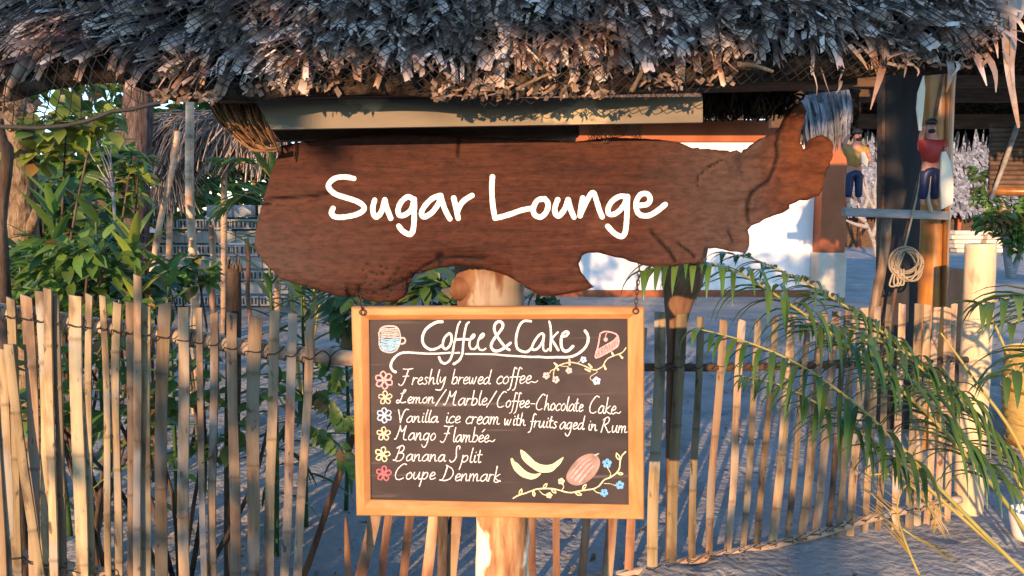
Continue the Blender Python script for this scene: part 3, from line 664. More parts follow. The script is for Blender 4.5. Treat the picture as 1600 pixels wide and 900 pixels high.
# ================================================================== chalk menu board
BY = 1.885
o_ = P(780, 806, BY); board = thing('menu_board', V((o_.x, BY + .012, o_.z)), 'framed blackboard with a chalk coffee and cake menu hanging below the carved sign', 'menu board')
FO = [(551, 479), (1005, 478), (1005, 808), (559, 802)]; FI = [(577.5, 499), (980, 497.5), (982, 787), (580, 779)]
def rail(a, b, mat):
    A0, B0, A1_, B1_ = [P(*q, BY) for q in (FO[a], FO[b], FI[a], FI[b])]
    pr = [(0, .014), (0, -.014), (.10, -.0185), (.58, -.019), (.93, -.011), (1, -.008), (1, .004)]
    m1 = MB(); vv = []
    NS = 10
    for i in range(NS + 1):
        t = i / NS
        for f, dy in pr:
            p = A0.lerp(A1_, f).lerp(B0.lerp(B1_, f), t)
            vv.append(p + V((0, dy + .0006 * noise.noise(V((t * 9, f * 4, a))), 0)) + V((noise.noise(V((t * 6, a, 0))), 0, noise.noise(V((t * 6, a, 4))))) * (.0007 if f < .05 else 0))
    n = len(pr)
    m1.add(vv, [(i * n + k, (i + 1) * n + k, (i + 1) * n + k + 1, i * n + k + 1) for i in range(NS) for k in range(n - 1)] + [(i * n + n - 1, (i + 1) * n + n - 1, (i + 1) * n, i * n) for i in range(NS)] + [tuple(range(n)), tuple(NS * n + k for k in reversed(range(n)))])
    ob = m1.build('frame_rail', mat, board); bm = bmesh.new(); bm.from_mesh(ob.data); bmesh.ops.recalc_face_normals(bm, faces=bm.faces); bm.to_mesh(ob.data); bm.free(); sharp(ob, 28)
rail(0, 1, m_frame); rail(1, 2, m_frame_v); rail(2, 3, m_frame); rail(3, 0, m_frame_v)
f = [P(x, y, BY) for x, y in ((574, 495), (984, 494), (986, 791), (576, 783))]
m1 = MB(); m1.add([p + V((0, -.004, 0)) for p in f] + [p + V((0, .003, 0)) for p in f], [(3, 2, 1, 0), (4, 5, 6, 7), (0, 1, 5, 4), (1, 2, 6, 5), (2, 3, 7, 6), (3, 0, 4, 7)])
m1.build('blackboard', m_slate, board, smooth=False)
CY = BY - .0044
def pen_(): return Pen(CY)
B1, B2_, B3 = (580, 490), (720, 490), (830, 500)
pen = pen_()     # heading
for st, w, tp in [(Z(B1, 10, [(1110, 127), (1030, 132), (930, 182), (850, 252), (808, 340), (802, 430), (832, 500), (900, 552), (970, 560), (1050, 532), (1110, 492)])[0], 4.6, (1, .8)),
              (Z(B1, 10, [(1212, 312), (1150, 372), (1120, 460), (1126, 530), (1165, 553), (1222, 508), (1255, 420), (1250, 335), (1215, 306)])[0], 3.6, (1, 1)),
              (Z(B1, 10, [(1388, 127), (1355, 190), (1325, 330), (1295, 480), (1265, 640), (1222, 735), (1150, 778), (1092, 750), (1060, 682)])[0], 3.6, (.7, 1.1)),
              (Z(B1, 10, [(1528, 135), (1490, 172), (1460, 300), (1440, 450), (1425, 620), (1390, 708), (1345, 755), (1292, 786)])[0], 3.6, (.8, 1.1)),
              (Z(B1, 10, [(1322, 410), (1400, 400), (1518, 402)])[0], 3.4, (1, 1)),
              (Z(B2_, 10, [(152, 402), (192, 380), (216, 342), (200, 326), (162, 370), (134, 470), (152, 540), (192, 555), (228, 542), (268, 480)])[0], 3.0, (1, 1)),
              (Z(B2_, 10, [(288, 396), (338, 370), (360, 332), (336, 316), (292, 370), (264, 470), (282, 545), (320, 570), (360, 566), (388, 545)])[0], 3.2, (1, .8)),
              (Z(B2_, 10, [(758, 566), (700, 530), (620, 430), (552, 330), (522, 232), (546, 152), (600, 122), (648, 150), (655, 210), (602, 290), (532, 380), (484, 460), (478, 530), (532, 583), (620, 570), (702, 518), (778, 458)])[0], 4.0, (1, 1.1)),
              (Z(B2_, 10, [(1095, 120), (1000, 112), (942, 150), (902, 222), (872, 330), (862, 440), (882, 540), (950, 588), (1030, 598), (1090, 556), (1112, 528)])[0], 4.0, (.9, 1)),
              (Z(B2_, 10, [(1296, 330), (1262, 310), (1205, 355), (1148, 440), (1112, 530), (1132, 564), (1182, 558), (1242, 498), (1286, 410), (1300, 336)])[0], 3.6, (1, 1)),
              (Z(B2_, 10, [(1298, 340), (1288, 450), (1290, 555), (1330, 588), (1368, 552)])[0], 3.6, (1, .7)),
              (Z(B2_, 10, [(1382, 122), (1400, 200), (1410, 330), (1406, 460), (1400, 578)])[0], 3.6, (.9, 1)),
              (Z(B2_, 10, [(1516, 290), (1450, 360), (1424, 402), (1470, 480), (1524, 572)])[0], 3.4, (.8, 1.2)),
              (Z(B3, 10, [(504, 256), (552, 244), (580, 204), (552, 182), (504, 204), (472, 272), (467, 370), (486, 448), (530, 488), (590, 470), (650, 412)])[0], 4.0, (.9, 1.2)),
              (Z(B3, 10, [(842, 170), (884, 240), (888, 330), (850, 420), (770, 500), (670, 558), (560, 580), (400, 580), (250, 584), (120, 576), (0, 577), (-120, 570), (-300, 560), (-450, 550), (-560, 537), (-800, 531), (-1025, 530)])[0], 4.4, (1, .55)),
              (Z(B1, 10, [(1378, 610), (1312, 616)])[0], 2.6, (1, 1)),
              (Z(B1, 10, [(1236, 610), (1080, 622), (900, 626), (700, 615), (560, 608), (462, 620), (382, 670), (322, 750), (307, 830), (338, 890), (380, 912)])[0], 3.8, (.7, 1.1))]:
    pen.stroke(st, w, 5, taper=tp, wob=.22)
pen.done('chalk_heading', m_chalk, board)

GL = {  # single-stroke hand: (advance, strokes); x height 1
 'a': (.95, [[(.78, .85), (.5, 1), (.12, .55), (.12, .12), (.35, .02), (.62, .3), (.8, .95)], [(.8, .95), (.76, .3), (.86, .02), (1, .12)]]),
 'b': (.85, [[(.28, 2.1), (.18, 1), (.08, .05)], [(.1, .2), (.3, .85), (.62, .95), (.75, .6), (.6, .15), (.3, 0), (.1, .1)]]),
 'c': (.75, [[(.72, .85), (.5, 1), (.15, .65), (.1, .25), (.32, 0), (.7, .18)]]),
 'd': (.95, [[(.72, .8), (.5, .95), (.12, .55), (.12, .12), (.35, .02), (.65, .35), (.8, .95)], [(.92, 2.0), (.8, 1), (.74, .2), (.9, .02), (1, .12)]]),
 'e': (.75, [[(.14, .45), (.55, .58), (.66, .85), (.45, 1.02), (.16, .65), (.14, .2), (.36, 0), (.74, .22)]]),
 'f': (.6, [[(.78, 1.95), (.55, 2.1), (.42, 1.5), (.32, .4), (.18, -.6), (-.08, -.85)], [(.1, .85), (.72, .9)]]),
 'g': (.9, [[(.74, .85), (.46, 1), (.12, .6), (.14, .15), (.38, .05), (.68, .45), (.76, .95)], [(.76, .95), (.66, -.3), (.42, -.95), (.12, -.95), (-.05, -.6)]]),
 'h': (.9, [[(.3, 2.1), (.2, 1), (.1, 0)], [(.14, .3), (.42, .9), (.62, .85), (.62, .3), (.72, .02), (.88, .12)]]),
 'i': (.45, [[(.24, 1), (.18, .3), (.3, .02), (.45, .15)], [(.3, 1.42), (.32, 1.5)]]),
 'k': (.85, [[(.3, 2.1), (.2, 1), (.1, 0)], [(.7, 1), (.2, .5), (.5, .15), (.85, .0)]]),
 'l': (.42, [[(.34, 2.05), (.2, 1), (.18, .2), (.3, .02), (.42, .12)]]),
 'm': (1.3, [[(.12, 1), (.1, .5), (.06, 0)], [(.1, .4), (.35, .95), (.52, .85), (.5, 0)], [(.52, .4), (.78, .95), (.95, .85), (.92, .2), (1.05, .02), (1.25, .12)]]),
 'n': (.95, [[(.14, 1), (.1, .5), (.06, 0)], [(.1, .35), (.4, .95), (.62, .9), (.6, .25), (.7, .02), (.9, .12)]]),
 'o': (.82, [[(.5, 1), (.16, .7), (.12, .25), (.35, 0), (.66, .3), (.7, .75), (.5, 1)]]),
 'p': (.9, [[(.22, 1), (.1, 0), (-.08, -1.0)], [(.18, .5), (.4, .95), (.7, .9), (.7, .4), (.42, .05), (.15, .15)]]),
 'r': (.62, [[(.16, 1), (.12, .5), (.06, 0)], [(.12, .5), (.34, .9), (.62, .9)]]),
 's': (.62, [[(.58, .9), (.35, 1), (.2, .78), (.4, .5), (.48, .2), (.25, 0), (.02, .12)]]),
 't': (.55, [[(.32, 1.75), (.2, .6), (.26, .04), (.5, .12)], [(.02, 1.1), (.55, 1.15)]]),
 'u': (.95, [[(.16, 1), (.1, .3), (.28, .02), (.58, .35), (.74, 1)], [(.74, 1), (.68, .25), (.8, .02), (.95, .12)]]),
 'w': (1.15, [[(.1, 1), (.12, .2), (.3, .05), (.52, .85)], [(.52, .85), (.54, .2), (.72, .05), (.98, 1)]]),
 'y': (.9, [[(.16, 1), (.14, .4), (.35, .25), (.68, .95)], [(.76, 1), (.6, -.2), (.35, -.8), (.0, -.85), (-.3, -.75)]]),
 '/': (.9, [[(.95, 2.1), (.5, .9), (.05, -.3)]]), '-': (.5, [[(.05, .5), (.45, .5)]]),
 'F': (1.5, [[(.25, 2.2), (.9, 2.15), (1.45, 2.25)], [(.95, 2.15), (.75, 1.2), (.5, .2), (.2, -.12), (-.1, .1)], [(.35, 1.15), (1.05, 1.2)]]),
 'L': (1.5, [[(1.05, 1.85), (1.2, 2.15), (.95, 2.2), (.78, 1.6), (.6, .6), (.3, .05), (.05, .15), (.12, .5), (.4, .4), (.8, .05), (1.3, .2)], [(.5, 1.55), (.95, 1.65)]]),
 'M': (1.75, [[(.0, .1), (.22, .15), (.5, 1.2), (.62, 2.0)], [(.62, 2.0), (.85, 1.15), (1.35, 1.95)], [(1.4, 2.0), (1.2, .8), (1.2, .08), (1.55, .02)]]),
 'C': (1.35, [[(1.3, 2.1), (.95, 2.2), (.4, 1.5), (.15, .7), (.3, .08), (.7, -.02), (1.1, .2)]]),
 'V': (1.3, [[(.15, 2.1), (.35, 1.1), (.55, 0)], [(.55, 0), (.75, 1.2), (1.05, 2.1), (1.45, 2.1)]]),
 'R': (1.5, [[(.5, 2.0), (.3, 1), (.1, 0)], [(.25, 1.8), (.8, 2.25), (1.1, 1.9), (.9, 1.35), (.4, 1.1)], [(.5, 1.1), (.85, .4), (1.1, -.02), (1.35, .1)]]),
 'B': (1.5, [[(.7, 2.1), (.5, 1), (.25, .1), (0, .15)], [(.35, 1.9), (.9, 2.3), (1.2, 1.95), (1.0, 1.45), (.6, 1.2)], [(.6, 1.2), (1.15, 1.1), (1.2, .5), (.8, 0), (.3, .02)]]),
 'S': (1.2, [[(.95, 1.9), (.95, 2.25), (.65, 2.2), (.6, 1.5), (.65, .8), (.5, .25), (.15, .0), (-.05, .3)]]),
 'D': (1.7, [[(.75, 2.1), (.55, 1), (.3, .15), (0, .1)], [(.6, 2.2), (1.3, 1.7), (1.5, 1.0), (1.2, .3), (.6, 0), (.25, .08)]]),
 'E': (.8, [])}
GL['q'] = (GL['e'][0], GL['e'][1] + [[(.45, 1.45), (.75, 1.85)]])      # e with an acute accent
def word(pen, txt, x0, x1, y0, y1, xh, w=1.9, tail=0):
    adv = sum(GL[c][0] for c in txt); k = (x1 - x0) / (adv * xh); cx = 0
    for i, c in enumerate(txt):
        a, sts = GL[c]
        for st in sts:
            q = []
            for (x, y) in st:
                t = (cx + x) / adv; bx = x0 + (cx + x) * xh * k + y * xh * .10; by = y0 + (y1 - y0) * t - y * xh
                q.append((bx + U(-.25, .25), by + U(-.25, .25)))
            if tail and i == len(txt) - 1 and st is sts[0]:
                q += [(q[-1][0] + tail * .6, q[-1][1] + 1.5), (q[-1][0] + tail, q[-1][1] - 1.5)]
            pen.stroke(q, w, 4, taper=(U(.85, 1.15), U(.7, 1)), wob=.25)
        cx += a
LINES = [[('Freshly', 624, 697, 601, 600, 11, 0), ('brewed', 705, 766, 600, 600, 11, 0), ('coffee', 775, 830, 600, 599, 12, 10)],
         [('Lemon', 619, 679, 630, 630, 9.5, 0), ('/', 680, 694, 631, 631, 10.5, 0), ('Marble', 693, 761, 633, 633, 11, 0), ('/', 760, 773, 633, 633, 10.5, 0), ('Coffee', 775, 827, 636, 637, 11, 0), ('-', 828, 836, 636, 636, 10, 0), ('Chocolate', 836, 911, 640, 643, 11, 0), ('Cake', 919, 962, 645, 647, 12, 8)],
         [('Vanilla', 619, 684, 660, 660, 9.5, 0), ('ice', 695, 719, 661, 661, 10.5, 0), ('cream', 727, 781, 662, 663, 11.5, 0), ('with', 787, 821, 664, 665, 9.5, 0), ('fruits', 827, 870, 667, 669, 10, 0), ('aged', 874, 912, 670, 671, 10.5, 0), ('in', 918, 933, 672, 673, 9.5, 0), ('Rum', 938, 980, 675, 676, 10.5, 0)],
         [('Mango', 616, 681, 687, 688, 11, 0), ('Flambqq'[:6] + 'e', 689, 764, 690, 691, 11, 9)],
         [('Banana', 614, 696, 720, 721, 10.5, 0), ('Split', 703, 752, 722, 723, 11, 0)],
         [('Coupe', 615, 680, 749, 749, 11, 0), ('Denmark', 687, 782, 751, 752, 11, 9)]]
for ln in LINES:
    pen = pen_()
    for (t, x0, x1, y0, y1, xh, tl) in ln: word(pen, t, x0, x1, y0, y1, xh, 1.62, tl)
    pen.done('chalk_menu_line', m_chalk, board)
def flower(cx, cy, r, n, rot, mat, w=1.7):
    pen = pen_()
    for i in range(n):
        a = rot + 2 * math.pi * i / n; u = V((math.cos(a), math.sin(a))); v = V((-u.y, u.x)); c = V((cx, cy))
        pts = [c + u * r * .12, c + u * r * .55 + v * r * .30, c + u * r * .95 + v * r * .18, c + u * r - v * r * .05, c + u * r * .75 - v * r * .32, c + u * r * .12]
        pen.stroke([tuple(p) for p in pts], w, 4, wob=.2)
    pen.done('flower_drawing', mat, board)
flower(600, 594, 13.5, 6, .4, m_ch_pink, 2.2); flower(602, 621.5, 10.5, 5, -1.6, m_ch_cream, 1.6); flower(600.5, 649, 11.5, 6, .5, m_ch_lb, 1.9); flower(599.5, 678, 10.5, 5, -.3, m_ch_cream, 1.8); flower(597.5, 710, 11.5, 5, -.1, m_ch_yel, 1.8); flower(599.5, 740, 11.5, 5, -.2, m_ch_red, 2.0)
# cup
pen = pen_()
for st, w in [([(118, 300), (124, 400), (130, 500), (168, 570), (250, 605), (330, 605), (400, 562), (440, 482), (456, 400), (450, 308)], 2.2), ([(468, 380), (512, 382), (534, 420), (520, 458), (472, 474)], 2.6), ([(130, 290), (150, 232), (205, 202), (290, 195), (375, 202), (422, 240), (444, 300)], 2.4)]:
    pen.stroke(Z(B1, 10, st)[0], w, 5, wob=.3)
for k in range(9):
    y = 222 + k * 18; pen.stroke(Z(B1, 10, [(165 - k * 3 + U(-8, 8), y + U(-4, 4)), (280, y + 10 + U(-6, 6)), (405 + k * 4 + U(-10, 10), y + U(-6, 6))])[0], 1.3, 4, wob=.5)
pen.done('cup_drawing', m_ch_grey, board)
pen = pen_()
for k in range(8):
    y = 400 + k * 25; ins = max(0, k - 4) * 14
    pen.stroke(Z(B1, 10, [(150 + ins, y - 12 + U(-6, 6)), (280, y + 10), (432 - ins * 1.3, y - 22 + U(-6, 6))])[0], 2.1, 4, wob=.5)
pen.done('cup_drawing', m_ch_blue, board)
# cake
pen = pen_()
for st, w in [([(1080, 212), (1140, 182), (1220, 186), (1310, 212), (1356, 258), (1368, 330), (1350, 408), (1280, 458), (1140, 538), (1018, 592), (1008, 532), (1042, 420), (1078, 214)], 2.2), ([(1352, 255), (1272, 332), (1150, 402), (1038, 470)], 1.8), ([(1180, 212), (1162, 250), (1166, 282)], 1.4)]:
    pen.stroke(Z(B3, 10, st)[0], w, 4, wob=.25)
for k in range(15):
    t = k / 14; a = (1040 + 310 * t, 478 - 205 * t + 20 * math.sin(t * 3)); b = (1035 + 318 * t, 580 - 170 * t)
    pen.stroke(Z(B3, 10, [a, ((a[0] + b[0]) / 2 + U(-6, 6), (a[1] + b[1]) / 2), b])[0], 1.5, 3, wob=.3)
pen.dot(830 + 116.5, 530.5, 3.4)
pen.done('cake_drawing', m_ch_pink, board)
# vines
def petals(pen, x, y, r):
    for i in range(5):
        a = i * 1.257 + x; pen.dot(x + r * .62 * math.cos(a), y + r * .62 * math.sin(a), r * .46)
V1 = (830, 545); V2 = (780, 700); V3 = (860, 700)
pen = pen_()
for st, w in [([(1480, -15), (1420, 60), (1300, 105), (1200, 150), (1150, 210), (1120, 270), (1050, 315), (1000, 330), (930, 315), (860, 280), (760, 240), (660, 215), (600, 212), (500, 235), (430, 265), (370, 310), (350, 380), (350, 440)], 1.7),
              ([(350, 320), (302, 350), (290, 385)], 1.3), ([(460, 265), (520, 275), (570, 275), (580, 300)], 1.1), ([(730, 215), (780, 182)], 1.0), ([(1010, 320), (1030, 365), (960, 410), (925, 440), (930, 480), (970, 495)], 1.0)]:
    pen.stroke(Z(V1, 10, st)[0], w, 4, wob=.25)
for (x, y, dx, dy) in ((380, 240, 20, 18), (405, 300, 16, 24), (600, 190, 4, 24), (600, 235, 0, 12), (920, 265, 22, 26), (880, 332, 36, 16), (1148, 282, 14, 32), (1272, 80, 12, 26), (1404, 120, 18, 20)):
    pen.stroke(Z(V1, 10, [(x - dx, y - dy), (x, y), (x + dx, y + dy)])[0], 3.0, 3, taper=(.8, 1.2))
pen.done('vine_drawing', m_ch_cream, board)
pen = pen_()
for x, y, r in ((235, 420, 5.5), (385, 482, 5.5), (590, 340, 5)): petals(pen, V1[0] + x / 10, V1[1] + y / 10, r)
pen.done('vine_drawing', m_ch_grey, board)
pen = pen_()
for x, y, r in ((815, 170, 5), (1020, 500, 6.3)): petals(pen, V1[0] + x / 10, V1[1] + y / 10, r)
pen.done('vine_drawing', m_ch_lb, board)
pen = pen_()
for b_, st, w in [(V2, [(220, 785), (300, 740), (400, 710), (500, 672), (600, 640), (720, 634), (830, 636), (940, 660), (1050, 690), (1140, 696), (1250, 672), (1400, 650), (1480, 636), (1560, 592), (1640, 500), (1720, 466), (1790, 424), (1846, 374), (1880, 310), (1888, 220), (1912, 130), (1976, 58)], 2.1),
                  (V2, [(625, 665), (680, 720), (740, 738)], 1.2), (V2, [(980, 655), (1008, 610), (995, 570)], 1.2), (V2, [(1480, 655), (1520, 690), (1580, 708)], 1.1), (V2, [(1730, 440), (1742, 400), (1710, 340), (1680, 290)], 1.0), (V2, [(1640, 555), (1740, 560), (1820, 590)], .8)]:
    pen.stroke(Z(b_, 10, st)[0], w, 4, wob=.3)
for (x, y, a, l) in ((335, 685, 1.9, 46), (540, 712, 1.4, 42), (718, 592, 2.2, 46), (850, 672, .7, 46), (1330, 605, 2.2, 44), (1238, 716, .3, 50), (1852, 130, 1.2, 55), (1892, 400, .1, 40)):
    u = V((math.cos(a), math.sin(a))) * l; v = V((-u.y, u.x)) * .42; c = V((x, y))
    pen.stroke(Z(V2, 10, [tuple(c - u), tuple(c + v), tuple(c + u), tuple(c - v), tuple(c - u)])[0], 1.7, 4)
for x, y, r in ((970, 520, 5), (782, 738, 4.6)): petals(pen, V2[0] + x / 10, V2[1] + y / 10, r)
pen.done('vine_drawing', m_ch_yel, board)
pen = pen_()
for x, y, r in ((1685, 240, 7), (1885, 580, 6.5), (1640, 700, 6)): petals(pen, V2[0] + x / 10, V2[1] + y / 10, r)
pen.done('vine_drawing', m_ch_sky, board)
pen = pen_()
pen.fill(Z(V2, 10, [(330, 35), (362, 36), (398, 58), (470, 122), (560, 210), (650, 255), (760, 265), (850, 240), (930, 182), (1000, 142), (998, 168), (960, 240), (890, 310), (820, 370), (700, 384), (620, 374), (540, 330), (460, 270), (400, 218), (352, 150)])[0], 3)
pen.fill(Z(V2, 10, [(185, 160), (212, 162), (232, 200), (300, 250), (390, 340), (480, 392), (560, 406), (640, 390), (652, 402), (600, 458), (520, 490), (440, 480), (340, 440), (242, 350), (200, 270), (180, 190)])[0], 3)
pen.done('banana_drawing', m_ch_yel, board)
pen = pen_()
pen.fill(Z(V2, 10, [(1500, 100), (1560, 160), (1575, 250), (1530, 370), (1440, 480), (1320, 560), (1200, 585), (1100, 550), (1050, 480), (1060, 400), (1130, 280), (1230, 170), (1330, 110), (1420, 88)])[0], 4)
pen.done('cacao_drawing', m_ch_cac, board)
pen = pen_()
for k, (o, w) in enumerate(((0, 3.0), (60, 3.4), (120, 3.0), (-50, 1.6))):
    pen.stroke(Z(V2, 10, [(1130 + o, 470 + o * .55), (1230 + o, 350 + o * .55), (1340 + o * .8, 230 + o * .7), (1420 + o * .6, 175 + o * .8)])[0], w, 4, taper=(1, .4), wob=.5)
pen.done('cacao_drawing', m_ch_pink, board)
pen = pen_(); pen.stroke(Z(V2, 10, [(1485, 120), (1520, 105), (1552, 88)])[0], 3, 3, taper=(1.2, .7)); pen.done('cacao_drawing', m_ch_grey, board)
# eye hooks and chains
for i, (x, y, tx, ty) in enumerate(((566, 488, 560, 460), (993, 486, 1000, 408))):
    c = P(x, y, BY - .026); mb = MB(); mb.tube([c + V((.007 * math.cos(a), 0, .007 * math.sin(a))) for a in [k * .628 for k in range(11)]], .0019, 6, cap=False)
    mb.tube([c + V((0, .002, -.006)), c + V((0, .012, -.008))], .0022, 6); mb.build('eye_hook', m_iron, board)
    a, b = P(x, y - 4, BY - .026), P(tx, ty, SY + .02); n = max(2, round((b - a).length / .0125)); root = thing('hanging_chain', a, ('short rusty chain joining the left top corner of the menu board to the sign', 'longer rusty chain joining the right top corner of the menu board to the sign')[i], 'chain')
    for k in range(n):
        c = a.lerp(b, (k + .5) / n); d = (b - a).normalized(); s_ = V((1, 0, 0)) if k % 2 else V((0, 1, 0))
        m1 = MB(); m1.tube([c + d * .0085 * math.sin(t) + s_ * .0042 * math.cos(t) for t in [j * .628 for j in range(11)]], .0014, 5, cap=False); m1.build('chain_link', m_iron, root)
# sign posts
def post(name, pts, mat, lab, cat='post', n=14, wob=.12, extra=None, sub=4):
    Q = cat_rom([V((*P(x, y, Y), w * mpx(Y) / 2)).to_3d() if False else P(x, y, Y) for x, y, Y, w in pts], sub); k = len(Q)
    rs = []
    for i in range(k):
        t = i / (k - 1) * (len(pts) - 1); a = min(int(t), len(pts) - 2); u = t - a
        rs.append((pts[a][3] * (1 - u) + pts[a + 1][3] * u) * mpx(pts[0][2]) / 2)
    m1 = MB(); m1.tube(Q, rs, n, r=([max(0, min(.74, (735 - (pts[0][1] + (pts[-1][1] - pts[0][1]) * i / (k - 1))) / 90)) for i in range(k)] if name == 'log_post' else 0), wob=wob, seed=len(name) + pts[0][0]); 
    if extra: extra(m1)
    return m1.build(name, mat, loc=base_of(m1), label=lab, cat=cat)
def kn(m1):
    c = P(728, 448, 1.99); m1.tube([c + V((.0, .05, 0)), c + V((-.01, 0, .0)), c + V((-.016, -.03, .004))], [.035, .036, .024], 12, r=.75, wob=.3)
post('log_post', [(784, 1075, 2.04, 92), (784, 900, 2.04, 88), (784, 805, 2.04, 86), (772, 640, 2.04, 92), (768, 480, 2.04, 104), (766, 425, 2.04, 116), (790, 330, 2.04, 96), (856, 215, 2.04, 84), (858, 180, 2.04, 84)], m_postw, 'thick peeled orange log post standing behind the menu board and carrying the sign', wob=.10, extra=kn, sub=5)
post('wooden_post', [(1046, 1010, 3.09, 17), (1048, 850, 3.09, 17), (1050, 640, 3.09, 18), (1053, 540, 3.09, 22), (1060, 475, 3.09, 44), (1066, 440, 3.09, 64), (1068, 400, 3.09, 70), (1070, 370, 3.09, 70)], m_redw, 'brown post widening under the right part of the sign behind the palm leaves', wob=.16)

# ================================================================== fences
def slat_mb(top, bot, w, th=.007, seed=0):
    w = w * 1.03
    """split bamboo slat: bowed face towards -Y, node ridges, slight bend"""
    m1 = MB(); rg = random.Random(seed); ax = bot - top; L_ = ax.length; d = ax.normalized(); side = V((1, .12 * rg.uniform(-1, 1), 0)); side = (side - d * side.dot(d)).normalized(); nn = side.cross(d).normalized()
    if nn.y > 0: nn = -nn
    nodes = []; z = rg.uniform(.06, .3)
    while z < L_ - .03: nodes.append(z / L_); z += rg.uniform(.24, .46)
    ts = sorted(set([i / 16 for i in range(17)] + [q for n_ in nodes for q in (n_ - .009 / L_, n_ - .003 / L_, n_ + .003 / L_, n_ + .009 / L_) if 0 < q < 1]))
    b1, b2 = rg.uniform(-.008, .008), rg.uniform(-.006, .006); K = (-1, -.75, -.35, 0, .35, .75, 1); bow = w * rg.uniform(.05, .16)
    vv = []; rr = []; tp = rg.uniform(.9, 1.08); cs_ = rg.uniform(-.006, .006)
    for t in ts:
        nd = min([abs(t - n_) * L_ for n_ in nodes] + [9]); bump = .0022 if nd < .0045 else 0; dk = .5 if nd < .0045 else (.14 if nd < .012 else 0)
        c = top + d * (t * L_) + side * (b1 * math.sin(t * 3.1) + b2 * math.sin(t * 7)) + nn * (.003 * math.sin(t * 5 + seed)); ww = (w / 2) * (tp + (1 - tp) * t) * (1 + (.05 if bump else 0)) * (1 + .10 * noise.noise(V((t * 5, seed, 0))))
        for a in K: vv.append(c + d * ((cs_ * a + .004 * noise.noise(V((a * 3, seed, 1)))) if t == 0 else 0) + side * (a * ww) + nn * (bow * (1 - a * a) + bump)); rr.append(dk)
        for a in reversed(K): vv.append(c + d * ((cs_ * a + .004 * noise.noise(V((a * 3, seed, 1)))) if t == 0 else 0) + side * (a * ww * .96) + nn * (bow * (1 - a * a) * .8 - th)); rr.append(dk * .5)
    n = 2 * len(K)
    m1.add(vv, [(i * n + k, i * n + (k + 1) % n, (i + 1) * n + (k + 1) % n, (i + 1) * n + k) for i in range(len(ts) - 1) for k in range(n)] + [tuple(reversed(range(n))), tuple((len(ts) - 1) * n + k for k in range(n))], rr)
    return m1
def to_ground(a, b, z=-.04):
    if b.z <= z: return b
    d = (b - a); return a + d * ((z - a.z) / d.z)
def fence_run(root, slats, Yf, ground=True, mat=None):
    for i, (x0, y0, x1, y1, w) in enumerate(slats):
        Ya = Yf(x0); a = P(x0, y0, Ya); b = P(x1, y1, Ya + U(-.006, .012))
        if ground: b = to_ground(a, b)
        ob = slat_mb(a, b, w * mpx(Ya), seed=int(x0 * 7 + y0)).build('slat', mat or m_bamboo, root); sharp(ob, 40)
def YL(x): return 2.28 + .00045 * x
SL = [(-70, 470, -60, 900, 17), (-42, 466, -36, 900, 15), (-12, 474, -2, 900, 16), (3, 545, 13, 900, 15), (17, 466, 28, 900, 15), (41, 462, 52, 900, 16), (61, 455, 72, 900, 12), (86, 461, 95, 900, 12), (116, 462, 125, 900, 20), (139, 460, 144, 900, 10), (159, 462, 170, 900, 9.5), (184, 473, 184, 900, 13), (203, 472, 203, 900, 11), (228, 478, 226, 900, 15),
      (257, 474, 254, 900, 18), (286, 480, 291, 900, 18), (310, 481, 320, 900, 10), (334, 489, 336, 900, 13), (362, 489, 364, 900, 16), (400, 495, 395, 900, 19), (429, 485, 423, 900, 15), (458, 490, 441, 900, 13), (484, 499, 467, 900, 13)]
lf = thing('bamboo_fence', P(230, 900, YL(230)) * V((1, 1, 0)) if False else V((P(230, 900, YL(230)).x, YL(230), 0)), 'fence of wide split bamboo slats wired to a rail, left of the menu board', 'fence')
fence_run(lf, SL, YL)
# slats standing in front of the run
for (x0, y0, x1, y1, w, dy) in ((73, 451, 83, 900, 13, -.02), (215, 430, 214, 900, 12, -.018), (12, 538, 62, 900, 14, -.03)):
    a = P(x0, y0, YL(x0) + dy); b = to_ground(a, P(x1, y1, YL(x1) + dy)); sharp(slat_mb(a, b, w * mpx(YL(x0)), seed=x0).build('slat', m_bamboo, lf), 40)
def rail_tube(root, pts, Y, rad, mat=None, name='rail', seed=0, nod=6):
    Q = cat_rom([P(x, y, Y(x) if callable(Y) else Y) for x, y in pts], 5); rs = [rad] * len(Q); rr = [0] * len(Q)
    for i in range(2, len(Q), nod): rs[i] = rad * 1.10; rr[i] = .7
    m1 = MB(); m1.tube(Q, rs, 12, r=rr, wob=.05, seed=seed); return m1.build(name, mat or m_pole, root)
rail_tube(lf, [(-90, 478), (0, 487), (90, 500), (200, 515), (300, 528), (400, 545), (480, 554), (560, 561)], lambda x: YL(x) + .036, .028)
rail_tube(lf, [(-90, 850), (0, 862), (90, 884), (170, 900), (300, 925), (560, 960)], lambda x: YL(x) + .03, .022, seed=4)
